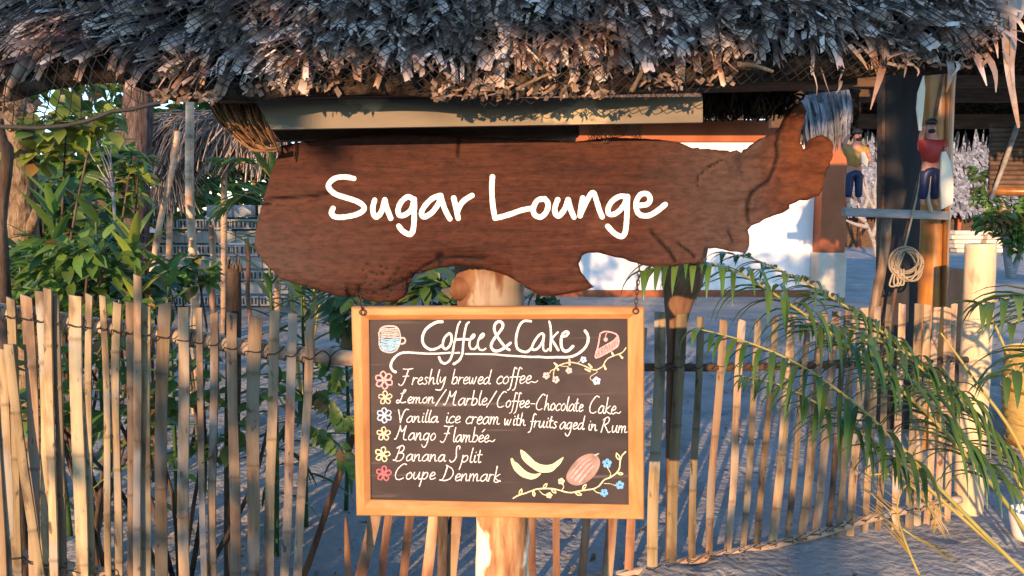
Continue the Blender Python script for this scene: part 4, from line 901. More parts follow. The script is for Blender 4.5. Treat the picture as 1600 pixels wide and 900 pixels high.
def ties(root, slats, line, Yf, rad, amp):
    """black wire woven in front of the slats and round the rail"""
    m1 = MB(); pts = []
    sl = sorted(slats, key=lambda s: s[0])
    def ly(x):
        for (a, b), (c, d) in zip(line, line[1:]):
            if x <= c: return b + (d - b) * (x - a) / (c - a)
        return line[-1][1]
    for i, s in enumerate(sl):
        t_ = (ly(s[0]) - s[1]) / (s[3] - s[1]); x = s[0] + (s[2] - s[0]) * t_; y = ly(x); w = s[4] / 2 + 1.5; Yc = Yf(x)
        pts += [P(x - w, y + U(-2, 2), Yc - .004), P(x, y + U(1, 4), Yc - .017), P(x + w, y + U(-3, 1), Yc - .004)]
        if i < len(sl) - 1:
            nx = sl[i + 1][0]; g = (x + w + nx - sl[i + 1][4] / 2) / 2
            if nx - x > 14: pts += [P(g - 2, ly(g) - amp, Yc + .0), P(g, ly(g) - amp * 1.1, Yc + .03), P(g + 1, ly(g) + amp * .2, Yc + .062), P(g, ly(g) + amp * .9, Yc + .02), P(g + 2, ly(g) + amp * .35, Yc + .001)]
    m1.tube(cat_rom(pts, 3), rad, 5); return m1.build('tie_wire', m_wire, root)
TL_ = [(-90, 484), (0, 492), (90, 505), (200, 519), (300, 532), (400, 549), (500, 560)]
ties(lf, SL[:3] + SL[4:], TL_, YL, .0019, 11)
ties(lf, SL[4:12], [(0, 866), (90, 886), (170, 902)], YL, .0026, 9)
m1 = MB(); m1.tube(cat_rom([P(x, y, YL(500) + dz) for x, y, dz in ((492, 556, .0), (505, 548, .0), (516, 560, .0), (512, 580, .02), (518, 556, .0), (535, 545, .0), (552, 548, .03))], 4), .0022, 5); m1.build('tie_wire', m_wire, lf)
def YR(x): return 2.62 + .0006 * (x - 540) if x < 1000 else 2.95 + .00105 * (x - 1000)
SR = [(584, 800, 562, 900, 18), (612, 800, 598, 900, 12), (644, 801, 632, 900, 13), (677, 803, 667, 900, 17), (716, 803, 705, 900, 17), (834, 800, 832, 900, 12), (873, 805, 870, 900, 11), (918, 812, 910, 900, 13), (953, 808, 948, 900, 17), (988, 808, 983, 900, 14)]
def up(s, y): k = (y - s[1]) / (s[3] - s[1]); return (s[0] + (s[2] - s[0]) * k, y, s[2], s[3], s[4])
SM = [up(s, 500 + (i * 37) % 20) for i, s in enumerate(SR)]
SM2 = [(1031, 487, 1018, 895, 17), (1066, 490, 1048, 895, 16), (1095, 495, 1080, 890, 11), (1131, 500, 1106, 893, 11), (1160, 500, 1135, 893, 11), (1185, 498, 1158, 890, 10), (1212, 495, 1180, 890, 10), (1240, 492, 1203, 888, 14), (1265, 490, 1225, 887, 9), (1288, 488, 1246, 885, 14), (1308, 486, 1268, 884, 13), (1325, 485, 1290, 882, 9), (1338, 483, 1306, 881, 10),
       (1351, 481, 1325, 880, 12), (1372, 479, 1349, 872, 10), (1390, 476, 1369, 865, 10), (1410, 475, 1398, 850, 11), (1435, 474, 1420, 838, 12), (1449, 476, 1433, 835, 11), (1465, 480, 1447, 832, 10), (1480, 480, 1464, 830, 11), (1492, 474, 1480, 825, 9)]
rf = thing('bamboo_fence', V((P(1250, 800, YR(1250)).x, YR(1250), 0)), 'fence of narrow bamboo slats running right from the menu board to the thick cut post', 'fence')
fence_run(rf, SM, YR, mat=m_redw); fence_run(rf, SM2, YR)
rail_tube(rf, [(540, 566), (800, 572), (1005, 574), (1150, 574), (1300, 570), (1420, 566), (1510, 562)], lambda x: YR(x) + .03, .017, m_dwood)
rail_tube(rf, [(540, 960), (800, 922), (1000, 893), (1100, 872), (1250, 842), (1350, 812), (1420, 796), (1500, 780)], lambda x: YR(x) + .03, .019, seed=3)
ties(rf, SM2, [(1000, 572), (1150, 572), (1300, 568), (1500, 562)], YR, .0016, 5)
ties(rf, SM2, [(1000, 893), (1100, 872), (1250, 842), (1350, 812), (1500, 780)], YR, .0016, 5)
post('wooden_post', [(690, 1010, 2.72, 18), (692, 805, 2.72, 18), (696, 540, 2.72, 18)], m_darkw, 'dark rough post among the reddish slats below the menu board', wob=.25)
post('broken_stake', [(545, 1000, 2.55, 11), (543, 880, 2.55, 11), (542, 840, 2.55, 9), (540, 806, 2.55, 3)], m_redw, 'short broken stick standing below the left bottom corner of the menu board', 'stick', wob=.3)
post('leaning_stick', [(440, 985, 2.75, 11), (482, 880, 2.75, 11), (520, 770, 2.75, 11), (562, 655, 2.75, 10)], m_redw, 'bare brown stick leaning against the fence left of the menu board', 'stick', wob=.2)
def jag(m1):
    for k in range(7):
        a = P(355 + k * 3.6, 425, 2.6 + U(-.012, .012)); m1.tube([a, a + V((U(-.004, .004), 0, .02)), a + V((U(-.01, .01), 0, U(.03, .075)))], [.007, .006, .001], 5)
post('wooden_post', [(362, 980, 2.6, 24), (362, 700, 2.6, 24), (364, 560, 2.6, 24), (365, 470, 2.6, 23), (366, 420, 2.6, 21)], m_darkw, 'dark splintered stake rising behind the left fence near the block stack', wob=.2, extra=jag)
post('cut_bamboo_post', [(1512, 830, 3.62, 43), (1516, 700, 3.62, 43), (1522, 600, 3.62, 43), (1528, 480, 3.62, 43), (1531, 418, 3.62, 43), (1532, 381, 3.62, 43)], m_cut, 'thick pale cut post at the right end of the bamboo fence', wob=.05, n=20)
# ================================================================== plants: builders
UP = V((0, 0, 1))
def lance(mb, root, d, L_, w, droop, r, k=6, fold=.25, belly=.42):
    """long pointed leaf that arcs down under its own weight"""
    d = d.normalized(); pts = []; p = V(root); dd = V(d); side = d.cross(UP)
    side = side.normalized() if side.length > .05 else V((1, 0, 0))
    ws = []
    for i in range(k + 1):
        t = i / k; pts.append(V(p)); ws.append(max(.0006, w * (math.sin(math.pi * min(1, (t ** (belly * 1.6)) * .93 + .06)) ** .8)))
        dd = (dd + V((0, 0, -droop * (.4 + t)))).normalized(); p = p + dd * (L_ / k)
    mb.strip(pts, ws, side, r=r, fold=fold, nrm=UP)
def oval(mb, c, d, n_, L_, w, r, cup=.22):
    """broad leaf with a drip tip"""
    d = d.normalized(); s_ = d.cross(n_); s_ = s_.normalized() if s_.length > 1e-4 else d.orthogonal().normalized(); nn = s_.cross(d)
    pts = []; ws = []
    for t, q in ((0, .10), (.14, .58), (.32, .95), (.52, 1), (.72, .74), (.88, .36), (1.06, .03)):
        pts.append(c + d * (L_ * t) + nn * (L_ * (.05 * t - .22 * t * t))); ws.append(w * q)
    mb.strip(pts, ws, s_, r=r, fold=cup, nrm=nn)
def rdir(zlo=-1, zhi=1):
    a = U(0, 2 * math.pi); z = U(zlo, zhi); q = math.sqrt(max(0, 1 - z * z)); return V((q * math.cos(a), q * math.sin(a), z))
def frond(mb_leaf, mb_stem, pts, rad, n, Lmax, w, start=.25, droop=.12, spread=.9, seed=0, lift=.2, fall=.0, rr=(.1, .9), one=0):
    Q = cat_rom(pts, 8); m = len(Q)
    mb_stem.tube(Q, [rad * (1 - .8 * i / (m - 1)) for i in range(m)], 7, r=.5)
    ln = [0]
    for a, b in zip(Q, Q[1:]): ln.append(ln[-1] + (b - a).length)
    T = ln[-1]; j = 0
    for i in range(n):
        t = start + (1 - start) * (i + U(-.2, .2)) / (n - 1); t = min(.999, max(start, t)); x = t * T
        while j < m - 2 and ln[j + 1] < x: j += 1
        while j > 0 and ln[j] > x: j -= 1
        c = Q[j].lerp(Q[j + 1], (x - ln[j]) / max(1e-6, ln[j + 1] - ln[j])); tg = (Q[j + 1] - Q[j]).normalized()
        sd_ = tg.cross(UP); sd_ = sd_.normalized() if sd_.length > .1 else V((1, 0, 0)); nn = sd_.cross(tg)
        u = (t - start) / (1 - start); L_ = Lmax * (.55 + .45 * math.sin(math.pi * min(1, .15 + u * .85))) * (1 - .45 * u) * U(.85, 1.12)
        for s_ in ((-1, 1) if not one else (one,)):
            if random.random() < .05: continue
            d = tg * (.55 + .5 * u) + sd_ * s_ * spread + nn * (lift + U(-.12, .12)) + V((0, 0, -fall)) + V((U(-.2, .2), U(-.2, .2), U(-.2, .2)))
            lance(mb_leaf, c, d, L_, w * U(.8, 1.15), droop * U(.6, 1.5), U(*rr), k=6, fold=.5, belly=.34)
# ------------------------------------------------------------------ areca palm in front of the right fence
ap = thing('areca_palm', G(1668, 905) + V((0, -.15, 0)), 'green palm whose long arching fronds sweep across the right fence to the menu board', 'palm')
FR = [  # rachis points (px, py, Y), leaflet pairs, leaf length, start, droop, lift, fall
    ([(1662, 930, 2.5), (1575, 790, 2.42), (1470, 668, 2.33), (1380, 585, 2.26), (1300, 522, 2.19), (1220, 466, 2.10), (1140, 420, 2.0), (1062, 408, 1.92), (1005, 424, 1.86)], 58, .34, .26, .42, .30, .05),
    ([(1665, 930, 2.9), (1560, 690, 2.85), (1450, 580, 2.8), (1370, 512, 2.74), (1300, 465, 2.68), (1240, 432, 2.6), (1180, 406, 2.55), (1128, 394, 2.5)], 46, .28, .42, .26, .15, .05),
    ([(1650, 935, 2.2), (1585, 880, 2.2), (1480, 775, 2.18), (1400, 690, 2.15), (1320, 618, 2.12), (1240, 565, 2.08), (1160, 532, 2.04), (1092, 514, 2.0)], 22, .27, .42, .34, .05, .35),
    ([(1655, 935, 2.4), (1600, 892, 2.4), (1510, 815, 2.4), (1430, 745, 2.38), (1350, 680, 2.35), (1280, 632, 2.3), (1215, 600, 2.27), (1160, 588, 2.24)], 20, .24, .52, .32, .1, .3),
    ([(1665, 935, 2.6), (1600, 760, 2.6), (1530, 660, 2.55), (1455, 588, 2.5), (1385, 538, 2.45), (1320, 512, 2.4), (1255, 505, 2.35)], 42, .28, .34, .40, .2, .15)]
for i, (pts, n, L_, st, dr, lf_, fl) in enumerate(FR):
    ml, ms = MB(), MB(); frond(ml, ms, [P(*q) for q in pts],   .0075, n, L_, .0090, start=st, droop=dr, lift=lf_, fall=fl)
    s_ = ms.build('frond', m_rachis, ap); ml.build('leaflets', m_palm, s_)
for pts in ([(1668, 930, 2.45), (1600, 712, 2.42), (1520, 590, 2.4), (1470, 520, 2.4)], [(1670, 930, 2.3), (1640, 690, 2.3), (1600, 610, 2.3), (1560, 520, 2.3), (1540, 472, 2.3)]):
    ms = MB(); ms.tube(cat_rom([P(*q) for q in pts], 6), [.008 * (1 - .7 * i / 18) for i in range(19)], 7); ms.build('frond', m_rachis, ap)
ap2 = thing('areca_palm', G(1760, 890), 'palm at the right edge with leaflets drooping over the thick cut post', 'palm')
for pts, n in (([(1790, 900, 2.3), (1735, 590, 2.25), (1670, 500, 2.2), (1600, 466, 2.15), (1535, 476, 2.1)], 17), ([(1790, 900, 2.45), (1740, 560, 2.45), (1690, 492, 2.4), (1640, 482, 2.35), (1580, 505, 2.3)], 13), ([(1790, 900, 2.2), (1760, 700, 2.2), (1700, 590, 2.15), (1630, 560, 2.1), (1570, 590, 2.05)], 13)):
    ml, ms = MB(), MB(); frond(ml, ms, [P(*q) for q in pts], .010, n, .36, .0125, start=.5, droop=.34, lift=.35, fall=.0)
    s_ = ms.build('frond', m_rachis, ap2); ml.build('leaflets', m_palm, s_)
ml, ms = MB(), MB()
frond(ml, ms, [P(*q) for q in ((1436, 898, 2.75), (1414, 845, 2.75), (1402, 800, 2.72), (1408, 770, 2.7), (1425, 748, 2.7))], .005, 12, .24, .006, start=.15, droop=.05, lift=.1, rr=(.3, 1), one=1, spread=1.2)
frond(ml, ms, [P(*q) for q in ((1410, 826, 2.75), (1440, 846, 2.72), (1480, 868, 2.7))], .004, 9, .14, .006, start=.1, droop=.05, spread=.5, rr=(.3, 1))
frond(ml, ms, [P(*q) for q in ((1355, 742, 2.8), (1405, 745, 2.8), (1450, 790, 2.8), (1462, 822, 2.8))], .004, 14, .20, .006, start=.2, droop=.1, spread=.8, rr=(.2, 1))
o_ = base_of(ml); dl = thing('dry_frond', V((o_.x, o_.y, 0)), 'withered yellow palm frond drooping to the sand at the right end of the fence', 'dry frond')
s_ = ms.build('stem', m_rachis, dl); ml.build('leaflets', m_dry, s_)

# ------------------------------------------------------------------ garden plants at the left
def stalk_plant(px, py, Y, topy, n, L_, w, lab, mat, droop=.16, bare=.25, up=.9, name='garden_plant', lean=0):
    b = P(px, py, Y); base = V((b.x, Y, 0)); t = P(px + lean, topy, Y); root = thing(name, base, lab, 'plant')
    Q = cat_rom([base, base.lerp(t, .5) + V((U(-.03, .03), U(-.03, .03), 0)), t], 6); ms = MB(); ms.tube(Q, [.012 * (1 - .6 * i / len(Q)) for i in range(len(Q))], 7); ms.build('stem', m_leafd, root)
    ml = MB()
    for i in range(n):
        u = bare + (1 - bare) * i / (n - 1); k = u * (len(Q) - 1); c = Q[int(k)].lerp(Q[min(len(Q) - 1, int(k) + 1)], k % 1); a = i * 2.4 + U(-.3, .3)
        d = V((math.cos(a), math.sin(a), up * (u - .35) * 1.7 + U(-.1, .15)))
        lance(ml, c, d, L_ * U(.75, 1.1) * (1 - .25 * u), w * U(.8, 1.15), droop * U(.5, 1.5) * (1.25 - u), U(.1, .9), fold=.35)
    ml.build('leaves', mat, root); return root
stalk_plant(85, 450, 3.3, 318, 34, .30, .020, 'upright plant with narrow pointed leaves beside the sunlit tree trunk', m_leaf, up=1.2)
stalk_plant(207, 480, 3.0, 372, 34, .27, .019, 'upright plant with yellow green spear leaves rising behind the tall slat', m_leaf2, up=1.3)
stalk_plant(150, 480, 3.7, 330, 26, .30, .028, 'dark leafy stalk between the two upright spear leaved plants', m_leafd)
stalk_plant(30, 470, 3.1, 395, 26, .26, .03, 'low leafy stalk below the forked trunk at the left edge', m_leafd)
stalk_plant(262, 500, 3.4, 415, 22, .22, .022, 'small bushy stalk in front of the left end of the block stack', m_leaf)
stalk_plant(420, 520, 3.1, 400, 30, .34, .016, 'drooping strap leaved plant under the left end of the sign', m_leafd, droop=.30, up=.9)
stalk_plant(470, 560, 3.4, 432, 28, .34, .018, 'dark strap leaved plant left of the menu board', m_leafd, droop=.32)
stalk_plant(535, 560, 3.6, 470, 24, .30, .015, 'thin leaved plant close to the left edge of the menu board', m_leafd, droop=.28)
def shrub(name, lab, blobs, mat, n, L_, w, Y, stems=4, zlo=-.3, cat='shrub', ground=None, flat=.3):
    """blobs: (px, py, rx, ry) pixel ellipses at distance Y with equal depth"""
    cx = sum(b[0] for b in blobs) / len(blobs); base = V((P(cx, 400, Y).x, Y, 0)); root = thing(name, base, lab, cat)
    ms = MB(); ml = MB()
    for (px, py, rx, ry) in blobs:
        c = P(px, py, Y); k = mpx(Y)
        for s in range(max(1, stems // len(blobs))):
            e = c + V((U(-.5, .5) * rx * k, U(-.4, .4) * rx * k, U(-.3, .6) * ry * k)); ms.tube(cat_rom([base + V((U(-.05, .05), U(-.05, .05), -.02)), base.lerp(e, .5) + V((U(-.1, .1), U(-.1, .1), .05)), e], 4), [.012 * (1 - .08 * i) for i in range(9)], 6)
        for i in range(int(n * rx * ry / sum(b[2] * b[3] for b in blobs))):
            d = rdir(); q = random.random() ** .45; p = c + V((d.x * rx * k * q, d.y * min(rx, ry) * k * q, d.z * ry * k * q)); 
            if p.z < .02: continue
            dd = V((d.x + U(-.6, .6), d.y + U(-.7, .3), U(-.7, .35))); oval(ml, p, dd, V((U(-.5, .5), U(-.8, .1), 1)), L_ * U(.6, 1.2), w * U(.7, 1.2), U(0, 1))
    ms.build('stems', m_darkw, root); ml.build('foliage', mat, root); return root
shrub('leafy_shrub', 'dark green shrub with broad leaves filling the ground behind the left fence', [(40, 430, 70, 60), (130, 440, 70, 50), (210, 455, 50, 40)], m_leafd, 420, .12, .026, 3.5, 9)
shrub('leafy_shrub', 'tall dark broad leaved shrub behind the two spear leaved plants', [(85, 320, 60, 60), (150, 380, 50, 40)], m_leafd, 260, .13, .03, 4.4, 8)
shrub('leafy_shrub', 'mid green shrub of pointed leaves behind the tallest left slats', [(120, 400, 100, 40), (60, 470, 50, 40), (180, 480, 70, 30)], m_leaf, 300, .10, .02, 3.0, 8)
shrub('leafy_shrub', 'shrub with hanging yellow green leaves just under the net at upper left', [(95, 205, 45, 40), (150, 190, 40, 22), (60, 240, 24, 30)], m_leaf2, 120, .11, .036, 3.7, 5)
shrub('leafy_shrub', 'yellow sprigged shrub before the coconut trunk', [(212, 262, 18, 46)], m_leaf2, 46, .075, .02, 4.0, 3)
shrub('leafy_shrub', 'low shrub in front of the concrete blocks', [(310, 425, 26, 26), (270, 430, 30, 30)], m_leaf, 130, .10, .03, 4.6, 4)
shrub('leafy_shrub', 'dark shrub seen between the sign and the top of the menu board', [(675, 445, 52, 40), (560, 480, 50, 40), (850, 470, 28, 22)], m_leafd, 190, .11, .03, 3.3, 5)
shrub('creeping_vine', 'vine with heart shaped leaves trailing through the left fence', [(150, 560, 60, 50), (210, 640, 60, 70), (60, 620, 50, 60), (300, 590, 50, 60), (420, 610, 40, 50), (340, 690, 50, 40)], m_leaf, 210, .065, .025, 2.55, 10, cat='vine')
ml, ms = MB(), MB()
for pts in ([(506, 562), (530, 590), (520, 602)], [(494, 612), (506, 620), (524, 640), (538, 655), (546, 662)], [(488, 668), (510, 680), (532, 700), (545, 735)]):
    Q = cat_rom([P(x, y, 2.6) for x, y in pts], 4); ms.tube(Q, .0015, 5)
    for q in Q:
        for _ in range(2): oval(ml, q + V((U(-.006, .006), U(-.01, .01), U(-.01, .004))), V((U(-1, 1), U(-.5, .2), U(-1, .1))), V((U(-.4, .4), -1, .4)), U(.03, .055), U(.012, .02), U(0, 1))
o_ = P(520, 650, 2.6); vr = thing('creeping_vine', V((o_.x, o_.y, o_.z)), 'hanging vine tip with small round leaves beside the left side of the menu board', 'vine'); ms.build('stem', m_leafd, vr); ml.build('leaves', m_leaf, vr)
for (pts, n, L_, lab) in (([(470, 560, 5.2), (452, 420, 5.2), (440, 320, 5.15), (410, 262, 5.1), (345, 252, 5.0)], 22, .55, 'young palm whose yellowish frond shows left of the carved sign'), ([(480, 560, 6.2), (470, 400, 6.2), (440, 330, 6.1), (395, 300, 6.0), (345, 330, 6.0)], 20, .6, 'feathery palm frond above the block stack behind the sign')):
    b = P(*pts[0]); root = thing('young_palm', V((b.x, b.y, 0)), lab, 'palm'); ml, ms = MB(), MB(); q = [V((b.x, b.y, 0))] + [P(*p) for p in pts[1:]]
    frond(ml, ms, q, .016, n, L_, .022, start=.55, droop=.16, lift=.25); s_ = ms.build('frond', m_rachis, root); ml.build('leaflets', m_leaf, s_)
    for k in range(3):
        ml, ms = MB(), MB(); a = U(-1.2, 1.2); h = U(1.1, 1.9); q = [V((b.x, b.y, 0)), V((b.x, b.y, 0)) + V((math.cos(a) * .2, math.sin(a) * .2, h * .6)), V((b.x, b.y, 0)) + V((math.cos(a) * .6, math.sin(a) * .6, h * .85)), V((b.x, b.y, 0)) + V((math.cos(a) * 1.1, math.sin(a) * 1.1, h * .7))]
        frond(ml, ms, q, .014, 16, .5, .02, start=.4, droop=.16, lift=.25); s_ = ms.build('frond', m_rachis, root); ml.build('leaflets', m_leafd, s_)
# trees
def trunk_tube(mb, pts, rads, n=12, wob=.18, seed=0): 
    Q = cat_rom(pts, 5); k = len(Q); rs = [rads[0] + (rads[1] - rads[0]) * i / (k - 1) for i in range(k)]; mb.tube(Q, rs, n, wob=wob, seed=seed)
lt = thing('forked_tree', V((P(28, 400, 3.7).x, 3.7, 0)), 'sunlit rough tree trunk with a forked dark limb at the left edge', 'tree')
mb = MB(); trunk_tube(mb, [V((P(36, 400, 3.7).x, 3.7, -.05)), P(36, 420, 3.7), P(33, 320, 3.7), P(28, 230, 3.7), P(20, 120, 3.7), P(10, -60, 3.75)], (.085, .06)); mb.build('trunk', m_trunk, lt)
mb = MB(); trunk_tube(mb, [P(28, 395, 3.68), P(48, 355, 3.6), P(62, 320, 3.6)], (.03, .02)); mb.build('limb', m_trunk, lt); mb = MB(); trunk_tube(mb, [P(20, 100, 3.72), P(-30, 30, 3.6), P(-60, -60, 3.5)], (.04, .02)); mb.build('limb', m_trunk, lt); mb = MB(); trunk_tube(mb, [P(14, 30, 3.72), P(60, -40, 3.8), P(100, -120, 3.9)], (.04, .02)); mb.build('limb', m_trunk, lt)
def crown(mb, cs, n, L_, w, zf=1):
    tot = sum(c[1] ** 2 for c in cs)
    for (c, r_) in cs:
        for i in range(int(n * r_ * r_ / tot)):
            d = rdir(); q = random.random() ** .4; p = c + V((d.x * r_, d.y * r_, d.z * r_ * zf)) * q
            if noise.noise(p * (1.6 / max(.4, r_))) < -.22: continue
            oval(mb, p, V((d.x + U(-.7, .7), d.y + U(-.7, .7), U(-.8, .3))), V((U(-.6, .6), U(-.6, .6), 1)), L_ * U(.6, 1.2), w * U(.7, 1.2), min(1, max(0, .5 + .9 * noise.noise(p * 1.3) + U(-.25, .25))))
mb = MB(); crown(mb, [(V((-2.6, 3.5, 3.5)), .7), (V((-3.3, 4.2, 3.7)), .8), (V((-2.3, 4.4, 3.9)), .7)], 420, .16, .05); mb.build('crown', m_leaf, lt)
st_ = thing('slender_tree', V((P(4, 400, 2.75).x, 2.75, 0)), 'thin dark trunk in front of the sunlit trunk at the left edge', 'tree')
mb = MB(); trunk_tube(mb, [V((P(2, 400, 2.75).x, 2.75, -.05)), P(4, 420, 2.75), P(2, 330, 2.75), P(12, 240, 2.75), P(0, 205, 2.75), P(-20, 60, 2.75)], (.026, .016), 9); mb.build('trunk', m_darkw, st_)
mb = MB(); crown(mb, [(P(-30, 20, 2.8), .35)], 60, .12, .04); mb.build('crown', m_leafd, st_)
cp = thing('coconut_palm', V((P(212, 400, 7.6).x, 7.6, 0)), 'thick grey coconut trunk with peeling bark behind the shrubs', 'palm tree')
mb = MB(); trunk_tube(mb, [V((P(206, 400, 7.6).x, 7.6, -.05)), P(208, 330, 7.6), P(216, 180, 7.6), P(226, -40, 7.7), P(232, -320, 7.9)], (.165, .12), 16, .1); mb.build('trunk', m_cocot, cp)
top = P(232, -320, 7.9)
for k in range(11):
    a = k * .571; ml, ms = MB(), MB(); q = [top, top + V((math.cos(a) * .8, math.sin(a) * .8, .5)), top + V((math.cos(a) * 1.8, math.sin(a) * 1.8, .2)), top + V((math.cos(a) * 2.5, math.sin(a) * 2.5, -.7))]
    frond(ml, ms, q, .025, 26, .6, .02, start=.15, droop=.2, lift=.1); s_ = ms.build('frond', m_rachis, cp); ml.build('leaflets', m_leafd, s_)
def tree(px, Y, h, r_, lab, mat, n=700, L_=.3, w=.09, name='bushy_tree', low=.35, base=None, cat='tree'):
    x = (px - 800) * mpx(Y); root = thing(name, V((x, Y, 0)), lab, cat); b = V((x, Y, -.05)); t = V((x + U(-.2, .2), Y, h * .6)); mt = MB(); trunk_tube(mt, [b, b.lerp(t, .5) + V((U(-.1, .1), 0, 0)), t], (.05 + h * .016, .04 + h * .006)); cs = []
    for k in range(7):
        a = k * .9 + U(-.3, .3); c = V((x + math.cos(a) * r_ * U(.3, .75), Y + math.sin(a) * r_ * .6, h * U(low, .92))); cs.append((c, r_ * U(.42, .62)))
        if k < 4: trunk_tube(mt, [b.lerp(t, U(.5, .9)), c.lerp(t, .5), c], (.03 + h * .004, .015), 7)
    mt.build('trunk', m_trunk, root); ml = MB(); crown(ml, cs, n, L_, w); ml.build('crown', mat, root); return root
tree(-140, 9, 5, 2.0, 'dark tree beyond the left edge seen past the forked trunk', m_leafd, 1100)
tree(40, 10.5, 5.2, 1.9, 'dense dark tree behind the forked trunk', m_leafd, 1300, low=.15)
tree(150, 13, 6, 2.4, 'broad green tree filling the gap behind the coconut trunk', m_leaf, 1500, .34, .1, low=.12)
tree(300, 17, 7, 3.0, 'tall dark tree behind the frond shelter', m_leafd, 1700, .4, .12, low=.12)
tree(440, 18, 7, 3.0, 'dark tree behind the block stack and the left end of the sign', m_leafd, 1700, .4, .12, low=.10)
tree(585, 21, 8, 3.4, 'far dark tree behind the middle of the carved sign', m_leafd, 1400, .5, .14, low=.12)
tree(740, 24, 8, 3.6, 'far tree glimpsed under the sign beside the log post', m_leaf, 1400, .5, .14, low=.12)
shrub('leafy_shrub', 'silvery green bush behind the shrubs left of the coconut trunk', [(150, 270, 60, 60), (95, 350, 60, 40)], m_leaf, 420, .22, .05, 6.4, 5)
# bare grey branches left of the coconut trunk
mb = MB()
for k in range(15): 
    a = P(176, 300 + U(-12, 10), 6.0); b = P(U(128, 182), U(205, 300), 6.0 + U(-.2, .2)); mb.tube(cat_rom([a, a.lerp(b, .5) + V((U(-.03, .03), 0, U(.0, .05))), b], 4), [.009 - .0009 * i for i in range(9)], 5)
mb.tube([V((P(176, 300, 6).x, 6, 0)), P(177, 300, 6)], .014, 6)
o_ = V((P(176, 300, 6).x, 6, 0)); mb.build('bare_bush', m_greyw, loc=o_, label='bare pale grey branches fanned out left of the coconut trunk', cat='bush')

# ------------------------------------------------------------------ frond shelter, poles, block stack
sh = thing('frond_shelter', V((P(330, 400, 9.2).x, 9.2, 0)), 'low shelter thatched with old brown palm fronds above the block stack', 'shelter')
mb = MB()
for i in range(520):
    u = random.random(); a = P(235 + 215 * u, 190 + U(-6, 10) - 10 * math.sin(u * 3), 9.2 + U(-.5, .2)); b = a + V((U(-.5, .25) * 1.0 - .25 * (1 - u), -U(.1, .6), -U(.25, .75)))
    mb.tube(cat_rom([a, a.lerp(b, .5) + V((0, -.08, .12)), b], 3), U(.004, .011), 4, r=random.random(), cap=False)
for i in range(330):
    a = P(268 + U(-14, 10), 205 + U(-4, 16), 8.9 + U(-.12, .12)); b = P(268 + random.gauss(0, 24), U(255, 338), 8.9 + U(-.3, .2)); mb.tube(cat_rom([a, a.lerp(b, .45) + V((U(-.04, .04), -.03, 0)), b], 3), U(.004, .010), 4, r=random.random(), cap=False)
for i in range(300):
    u = random.random(); a = P(290 + 150 * u, 205 + U(-4, 22), 9.1 + U(-.2, .2)); b = a + V((U(-.12, .2), -U(0, .3), -U(.15, .42)))
    mb.tube([a, a.lerp(b, .5) + V((U(-.05, .05), -.03, 0)), b], U(.004, .009), 4, r=random.random() * .7, cap=False)
mb.build('thatch', m_straw, sh)
for (x0, x1) in ((256, 268), (345, 350), (430, 432)):
    m1 = MB(); m1.tube([V((P(x0, 400, 9.1).x, 9.1, 0)), P(x1, 200, 9.1)], .04, 8); m1.build('pole', m_pole, sh)
m1 = MB(); m1.tube([P(228, 190, 9.2), P(455, 186, 9.2)], .04, 8); m1.build('ridge_pole', m_pole, sh)
def bpole(name, x0, y0, x1, y1, Y, w, lab, mat=None):
    a, b = P(x0, y0, Y), P(x1, y1, Y); b = to_ground(a, b, -.03) ; Q = [a.lerp(b, i / 24) + V((.01 * math.sin(i * .5), 0, 0)) for i in range(25)]; m1 = MB(); m1.tube(Q, [w * mpx(Y) / 2 * (1.1 if i % 4 == 2 else 1) for i in range(25)], 12, r=[.8 if i % 4 == 2 else .0 for i in range(25)]); m1.build(name, mat or m_pole, loc=V((b.x, b.y, 0)), label=lab, cat='pole')
bpole('bamboo_pole', 292, 60, 302, 445, 5.4, 12.5, 'tall pale bamboo pole standing in front of the concrete block stack')
bpole('bamboo_pole', 278, 205, 242, 400, 6.5, 9, 'thin bamboo pole leaning at the left end of the block stack')
bpole('wooden_stake', 329, 352, 334, 470, 5.8, 9, 'short brown stake right of the tall bamboo pole', m_redw)
bpole('wooden_stake', 385, 372, 388, 440, 6.6, 7, 'small brown stake close to the left end of the sign', m_redw)
BW, BH, BD = .40, .20, .15
bx0, bYf = P(246, 400, 11.6).x, 11.6
def block_proto():
    root = thing('concrete_block', (0, 0, 0), 'grey hollow concrete block in the stack behind the left fence', 'concrete block', 'concrete blocks in the stack')
    m1 = MB(); m1.box((0, 0, BH / 2), (BW - .012, BD, BH - .010), bev=.006); m1.build('body', m_block, root)
    m1 = MB(); [m1.box((dx, 0, BH - .003), (.030, .105, .006)) for dx in (-.16, -.105, -.03, .03, .105, .16)]; m1.build('hollow_plates', m_hollow_shade, root, smooth=False)  # dark plates on the block paint the shade inside its hollow cores
    return root
bp = block_proto(); first = True; rb = random.Random(5)
def put_block(x, y, z, rx=0, rz=0):
    global first
    o = bp if first else copy_tree(bp); first = False; o.location = (x, y, z); o.rotation_euler = (rx, 0, rz + rb.uniform(-.03, .03))
NCOL = 5
for r_ in range(7):
    z = r_ * BH
    if r_ % 2 == 0:   # blocks laid on their sides, hollows facing the viewer
        n = int(NCOL * BW / (BH)) ; 
        for i in range(NCOL): put_block(bx0 + BW * (i + .5) + rb.uniform(-.01, .01), bYf + .1 , z + .1, R(90)) if True else None
    else:
        for i in range(NCOL): put_block(bx0 + BW * (i + .5) + .04, bYf + .075, z)
for i in range(3):
    for r_ in range(7): put_block(bx0 + BW * NCOL + .10 + .42 * i * 1.0 + .1, bYf + .22 + .28 * i, r_ * BH, 0, R(32))
